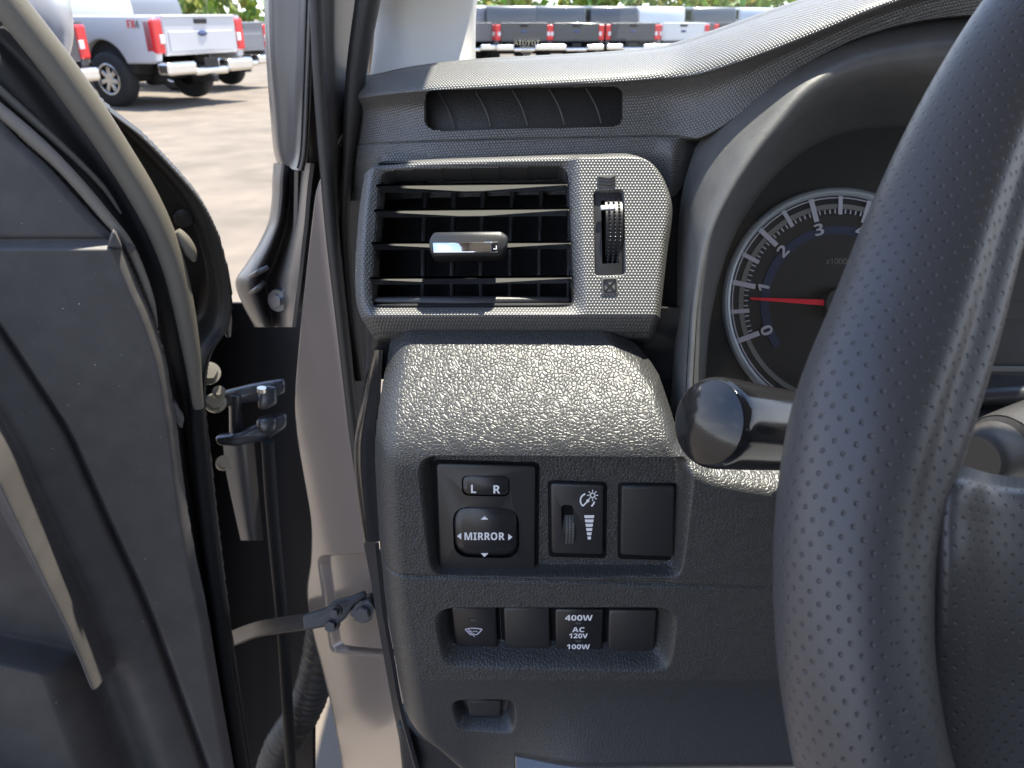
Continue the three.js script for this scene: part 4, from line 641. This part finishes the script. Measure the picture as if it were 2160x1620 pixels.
  const shadedShell = part('door_shell', moulded(DOOR, -160, 620, -120, 1680, 3, (x, y) => { const e = sh(y) - x; if (e < 0 || x < sh(y) - 330) return null; return -0.036 + 0.006 * Math.exp(-(((e - 8) / 8) ** 2)) - 0.012 * sstep(26, 50, e) - (y > 560 ? 0.02 * sstep(560, 760, y) * sstep(10, 70, e) : 0); }, 0.03), M.shadedShell, d);  // shade between door and body is painted into this dark metal
  part('plug', (() => { const g = new THREE.SphereGeometry(0.0078, 24, 12, 0, 6.2832, 0, 1.3); g.scale(1, 0.45, 1); g.rotateX(Math.PI / 2); return boxUV(g).applyMatrix4(DOOR.m(-0.046).multiply(new THREE.Matrix4().makeTranslation(...uvOn(DOOR, 388, 460, -0.046), 0))); })(), M.rubber, shadedShell);
  part('fold', tube(on([[458, 588], [468, 630], [478, 670], [482, 710]], -0.05), [0.002, 0.004, 0.004, 0.002], 8, 10), M.paintDark, shadedShell);
  // mirror housing outside the door
  const c = hit(DOOR, 20, 60, -0.17), g = new THREE.SphereGeometry(1, 40, 28); g.scale(0.062, 0.085, 0.06); g.rotateZ(0.55); g.translate(c.x - 0.024, c.y + 0.035, c.z);
  part('mirror_housing', boxUV(g), mat(lin(0.55, 0.57, 0.62), 0.3, { clearcoat: 0.8, clearcoatRoughness: 0.1, metalness: 0.2 }), d);
  part('mirror_arm', tube([c.clone().add(V(0, -0.03, 0.02)), hit(DOOR, 30, 150, -0.08), hit(DOOR, 50, 200, -0.045)], [0.03, 0.026, 0.03], 8, 16), M.paintDark, d);
}
// ---------------------------------------------------------------- hinge and check strap
{
  const h = thing('door_hinge', 'dark steel upper door hinge between the door and pillar', 'hinge', atZ(530, 935, -0.63));
  const z = -0.645, P = (x, y, dz = 0) => atZ(x, y, z + dz);
  const leaf = (pts, r) => tube(pts, r, 8, 14, a => 1);
  const H = frame(P(520, 870), V(0.25, 0.35, 0.9));
  part('leaf', plate(H, 0.012, [[452, 842], [472, 826], [530, 812], [560, 806], [600, 800], [602, 828], [560, 846], [500, 852], [470, 862]], { t: 0.022, bevel: 0.003, r: 8 }), M.hingeMetal, h);
  part('leaf', plate(H, 0.012, [[452, 922], [500, 916], [540, 898], [575, 880], [604, 872], [604, 900], [565, 928], [500, 942], [460, 940]], { t: 0.022, bevel: 0.003, r: 8 }), M.hingeMetal, h);
  part('knuckle', plate(H, 0.020, [[544, 816], [566, 814], [584, 818], [584, 852], [560, 866], [544, 862]], { t: 0.03, bevel: 0.004, r: 8 }), M.hingeMetal, h);
  part('knuckle', plate(H, 0.020, [[540, 886], [572, 880], [584, 884], [580, 908], [556, 916], [542, 906]], { t: 0.03, bevel: 0.004, r: 6 }), M.hingeMetal, h);
  part('pin', tube([P(497, 830, 0.004), P(498, 915, 0.004)], 0.006, 4, 16), M.hingeMetal, h);
  part('knuckle_cap', tube([P(552, 818, 0.034), P(552, 826, 0.034)], 0.004, 3, 16), M.zinc, h);
  for (const [x, y, s] of [[440, 785, 1], [455, 848, 0.9], [472, 976, 0.7], [462, 826, 0.55]]) { const c = P(x, y, 0.02), g = join([new THREE.CylinderGeometry(0.0075 * s, 0.0085 * s, 0.006 * s, 6), new THREE.CylinderGeometry(0.0105 * s, 0.0105 * s, 0.002, 20).translate(0, -0.003 * s, 0)]); g.rotateX(0.75); g.rotateZ(-0.5); g.translate(c.x, c.y, c.z); part('bolt', toCreasedNormals(g, 0.5), M.zinc, h); }
}
{
  const s = thing('check_strap', 'black steel door check strap bolted to the taupe jamb', 'door strap', atZ(700, 1330, -0.53));
  const Z = (x, y, off) => hit(JAMB, x, y, off), H = frame(Z(720, 1290, 0.02), V(0.1, 0.45, 0.9));
  part('strap', sheet([0, 1, 2].map(k => [[436, 1352, 0.05], [480, 1334, 0.045], [530, 1315, 0.036], [580, 1305, 0.03], [640, 1296, 0.026], [690, 1286, 0.024]].map(([x, y, z], i) => Z(x, y + [0, 15, 30][k] * (i === 0 ? 0.5 : 1), z + [0, 0.001, 0.004][k]))), 6, 4, 0.004), M.strap, s);
  part('bracket', plate(H, 0.006, [[638, 1300], [688, 1284], [706, 1268], [740, 1260], [768, 1248], [774, 1258], [744, 1280], [730, 1304], [716, 1316], [690, 1322], [640, 1330]], { t: 0.006, bevel: 0.0012, r: 5 }), M.strap, s);
  part('bracket_foot', plate(H, 0.010, [[734, 1296], [756, 1272], [782, 1262], [790, 1290], [778, 1316], [752, 1310]], { t: 0.02, bevel: 0.002, r: 9 }), M.strap, s);
  for (const [x, y, z, r] of [[764, 1295, 0.032, 0.0045], [698, 1319, 0.030, 0.0038], [706, 1292, 0.030, 0.003], [672, 1309, 0.030, 0.003]]) { const c = Z(x, y, z), g = join([new THREE.CylinderGeometry(r, r, 0.007, 6), new THREE.CylinderGeometry(r * 1.35, r * 1.45, 0.003, 20).translate(0, -0.003, 0)]); g.rotateX(1.15); g.rotateZ(0.15); g.translate(c.x, c.y, c.z); part('bolt', toCreasedNormals(g, 0.5), M.strap, s); }
}

// ---------------------------------------------------------------- parked pickups and trees outside
const lampM = mat(lin(0.62, 0.015, 0.02), 0.2, { clearcoat: 1, clearcoatRoughness: 0.05 }), tyreM = mat(lin(0.02, 0.02, 0.021), 0.85), windowM = mat(lin(0.02, 0.026, 0.032), 0.06), underM = mat(lin(0.015, 0.015, 0.016), 0.8), bumperM = mat(lin(0.75, 0.74, 0.72), 0.22, { metalness: 1 });
function paintOf(c) { return mat(lin(...c), 0.32, { clearcoat: 0.9, clearcoatRoughness: 0.06 }); }
function extr(pts, depth, bevel = 0.02) { const s = new THREE.Shape(); pts(s); const g = new THREE.ExtrudeGeometry(s, { depth: depth - 2 * bevel, bevelEnabled: true, bevelThickness: bevel, bevelSize: bevel, bevelOffset: -bevel, bevelSegments: 3, curveSegments: 20 }); g.translate(0, 0, -depth / 2 + bevel); g.rotateY(Math.PI / 2); return boxUV(g); }
const rb = (w, h, d, x, y, z, r = 0.03) => { const g = new RoundedBoxGeometry(w, h, d, 3, r); g.translate(x, y, z); return g; };
function makeTruck(label, col, base, yaw, extra = {}) {
  const t = thing('pickup_truck', label, 'pickup', base, { group: 'pickups parked in the lot' }); t.rotation.y = yaw; const pm = paintOf(col), q = (n, g, m, p = t) => part(n, g, m, p, true);
  for (const x of [-1, 1]) {
    const side = extr(s => { s.moveTo(0.04, 0.74); s.lineTo(0.0, 0.9); s.lineTo(0.02, 1.40); s.lineTo(2.42, 1.40); s.lineTo(2.42, 0.58); s.lineTo(1.74, 0.58); s.absarc(1.2, 0.5, 0.54, 0.15, Math.PI - 0.35, false); s.lineTo(0.10, 0.70); s.closePath(); }, 0.16, 0.045); side.translate(x * 0.93, 0, 0); q('bed_side', soft(side, 0.5), pm);
    const l = q('tail_light', rb(0.19, 0.50, 0.24, x * 0.915, 1.10, -0.09, 0.035), lampM); q('reversing_lens', rb(0.09, 0.13, 0.03, x * 0.87, 1.06, 0.03, 0.012), mat(lin(0.75, 0.72, 0.72), 0.15), l);
    q('bumper_end', rb(0.62, 0.20, 0.26, x * 0.68, 0.62, 0.06, 0.05), bumperM);
  }
  const tg = q('tailgate', rb(1.64, 0.58, 0.09, 0, 1.10, -0.02, 0.035), pm); q('tailgate_pressing', rb(1.46, 0.30, 0.03, 0, 1.02, 0.022, 0.012), pm, tg); q('tailgate_spoiler', rb(1.62, 0.05, 0.12, 0, 1.385, -0.02, 0.02), pm, tg);
  q('handle', rb(0.28, 0.075, 0.03, 0, 1.315, 0.03, 0.012), underM, tg); const em = new THREE.SphereGeometry(1, 28, 12); em.scale(0.11, 0.045, 0.014); em.translate(0, 1.13, 0.042); q('emblem', em, mat(lin(0.02, 0.04, 0.13), 0.2, { clearcoat: 1 }), tg);
  q('bumper_step', rb(0.76, 0.12, 0.22, 0, 0.55, 0.05, 0.04), bumperM); q('number_plate', rb(0.32, 0.16, 0.015, 0, 0.68, 0.14, 0.005), underM);
  for (const x of [-1, 1]) q('wheel_well', rb(0.42, 0.62, 1.06, x * 0.66, 0.80, -1.2, 0.08), underM);
  q('bed_floor', rb(1.70, 0.06, 2.35, 0, 0.86, -1.2, 0.02), underM); q('chassis', join([rb(0.9, 0.16, 5.0, 0, 0.56, -2.7, 0.03), rb(1.5, 0.12, 0.14, 0, 0.42, -1.2, 0.04), rb(0.34, 0.28, 0.30, 0, 0.42, -1.2, 0.1), rb(0.12, 0.12, 0.5, 0, 0.44, -0.05, 0.02)]), underM);
  const cab = extr(s => { s.moveTo(2.46, 0.58); s.lineTo(2.46, 1.42); s.quadraticCurveTo(2.50, 1.92, 2.66, 1.95); s.lineTo(4.0, 1.97); s.quadraticCurveTo(4.3, 1.95, 4.9, 1.42); s.lineTo(6.1, 1.34); s.quadraticCurveTo(6.35, 1.3, 6.38, 0.9); s.lineTo(6.36, 0.55); s.lineTo(5.75, 0.55); s.absarc(5.2, 0.5, 0.52, 0.1, Math.PI - 0.1, false); s.closePath(); }, 1.92, 0.07); const c = q('cab', soft(cab, 0.5), pm);
  const rw = rb(1.42, 0.42, 0.03, 0, 1.68, 0, 0.01); rw.rotateX(-0.10); rw.translate(0, 0, -2.46 + 0.0); q('rear_window', rw, windowM, c);
  for (const x of [-1, 1]) for (const [a, b] of [[2.72, 3.42], [3.52, 4.25]]) q('side_window', extr(s => { s.moveTo(a, 1.46); s.lineTo(a + 0.03, 1.84); s.lineTo(b - (b > 4 ? 0.12 : 0), 1.84); s.lineTo(b + (b > 4 ? 0.3 : 0), 1.46); s.closePath(); }, 0.03, 0.005).translate(x * 0.955, 0, 0), windowM, c);
  const tp = [[0.20, -0.13], [0.36, -0.14], [0.42, -0.11], [0.435, -0.03], [0.435, 0.03], [0.42, 0.11], [0.36, 0.14], [0.20, 0.13]].map(p => new THREE.Vector2(p[0], p[1])), ty = new THREE.LatheGeometry(tp, 40); ty.rotateZ(Math.PI / 2);
  const spokes = [new THREE.CylinderGeometry(0.075, 0.09, 0.05, 20).rotateZ(Math.PI / 2).translate(-0.10, 0, 0), new THREE.TorusGeometry(0.235, 0.025, 8, 40).rotateY(Math.PI / 2).translate(-0.115, 0, 0)]; for (let k = 0; k < 7; k++) spokes.push(new RoundedBoxGeometry(0.04, 0.20, 0.075, 2, 0.015).translate(-0.10, 0.14, 0).rotateX(k * 2 * Math.PI / 7)); const rim = join(spokes.map(g => g.index ? g.toNonIndexed() : g)), dk = new THREE.CylinderGeometry(0.235, 0.235, 0.06, 32).rotateZ(Math.PI / 2);
  for (const [x, z] of [[-0.86, -1.2], [0.86, -1.2], [-0.86, -5.2], [0.86, -5.2]]) { const w = q('wheel', ty.clone().translate(x, 0.435, z), tyreM); q('disc', dk.clone().translate(x, 0.435, z), underM, w); q('rim', rim.clone().scale(x > 0 ? -1 : 1, 1, 1).translate(x, 0.435, z), bumperM, w); }
  if (extra.badge) { const mk = (str, z, m) => { const g = new TextGeometry(str, { font: fontB, size: 0.115, depth: 0.006 }); g.rotateY(-Math.PI / 2); g.translate(-1.013, 1.22, z); return q('badge', g, m); }; mk('FX', -0.52, mat(lin(0.5, 0.03, 0.03), 0.4)); mk('4', -0.34, mat(lin(0.12, 0.12, 0.13), 0.4)); }
  return t;
}
const onLot = (px, z) => V((px - 1080) / F * (0.9 * z + 0.435 * 0.9), lotY(-z), -z);
const HEAD = 66 * Math.PI / 180;
makeTruck('white pickup with red lettered badge on its bed side', [0.46, 0.465, 0.48], V(-5.63, lotY(-15.2), -15.3), HEAD, { badge: true }).scale.setScalar(1.08);
makeTruck('charcoal pickup at the left edge, beside the white one with the badge', [0.045, 0.045, 0.052], V(-7.31, lotY(-12.8), -12.76), HEAD);
makeTruck('grey pickup parked behind the badged white one', [0.16, 0.17, 0.19], V(-6.15, lotY(-19), -19), HEAD);
const row = [[1105, 29.5, [0.05, 0.05, 0.055], 'dark grey pickup beside the pale pillar trim, first behind the windscreen'], [1215, 29.8, [0.045, 0.05, 0.055], 'dark grey pickup second from the pillar behind the windscreen'], [1334, 30.4, [0.035, 0.037, 0.045], 'blackish pickup beside the white one in the windscreen row'], [1440, 31.2, [0.6, 0.61, 0.6], 'white pickup in the middle of the windscreen row'], [1556, 33.5, [0.06, 0.065, 0.07], 'charcoal pickup right of the white one in the windscreen row'], [1650, 38, [0.4, 0.42, 0.45], 'silver pickup farthest right, half hidden by the gauge hood'], [990, 29.5, [0.1, 0.1, 0.11], 'grey pickup mostly hidden behind the pale pillar trim']];
for (const [px, dep, col, label] of row) makeTruck(label, col, onLot(px, dep), 0.16);
{
  const R = rng(5), N = 9000, g = new THREE.PlaneGeometry(0.9, 0.7); const m = mat(lin(0.24, 0.30, 0.07), 0.9, { transmission: 0.4, thickness: 0, side: THREE.DoubleSide }), im = new THREE.InstancedMesh(g, m, N), o = new THREE.Object3D(), c = new THREE.Color();
  for (let i = 0; i < N; i++) { const b = Math.floor(R() * 60), cx = -75 + b * 2.8 + (R() - 0.5) * 5, top = 4 + 3.5 * Math.abs(Math.sin(b * 2.3)) + 2 * Math.sin(b * 0.7), y = Math.pow(R(), 0.8) * top - 0.4, wd = 2.2 * Math.sqrt(Math.max(0.05, 1 - (y / top) ** 2)); o.position.set(cx + (R() - 0.5) * 2 * wd, y, -78 + (R() - 0.5) * 6); o.rotation.set(R() * 6, R() * 6, R() * 6); o.scale.setScalar(0.6 + R() * 0.8); o.updateMatrix(); im.setMatrixAt(i, o.matrix); c.setRGB(0.7 + R() * 0.6, 0.8 + R() * 0.5, 0.5 + R() * 0.6); im.setColorAt(i, c); }
  im.name = 'far_trees'; im.castShadow = im.receiveShadow = true; im.userData = { kind: 'stuff', label: 'sunlit green trees far beyond the parked pickups', category: 'trees' }; scene.add(im);
}
renderer.render(scene, camera);
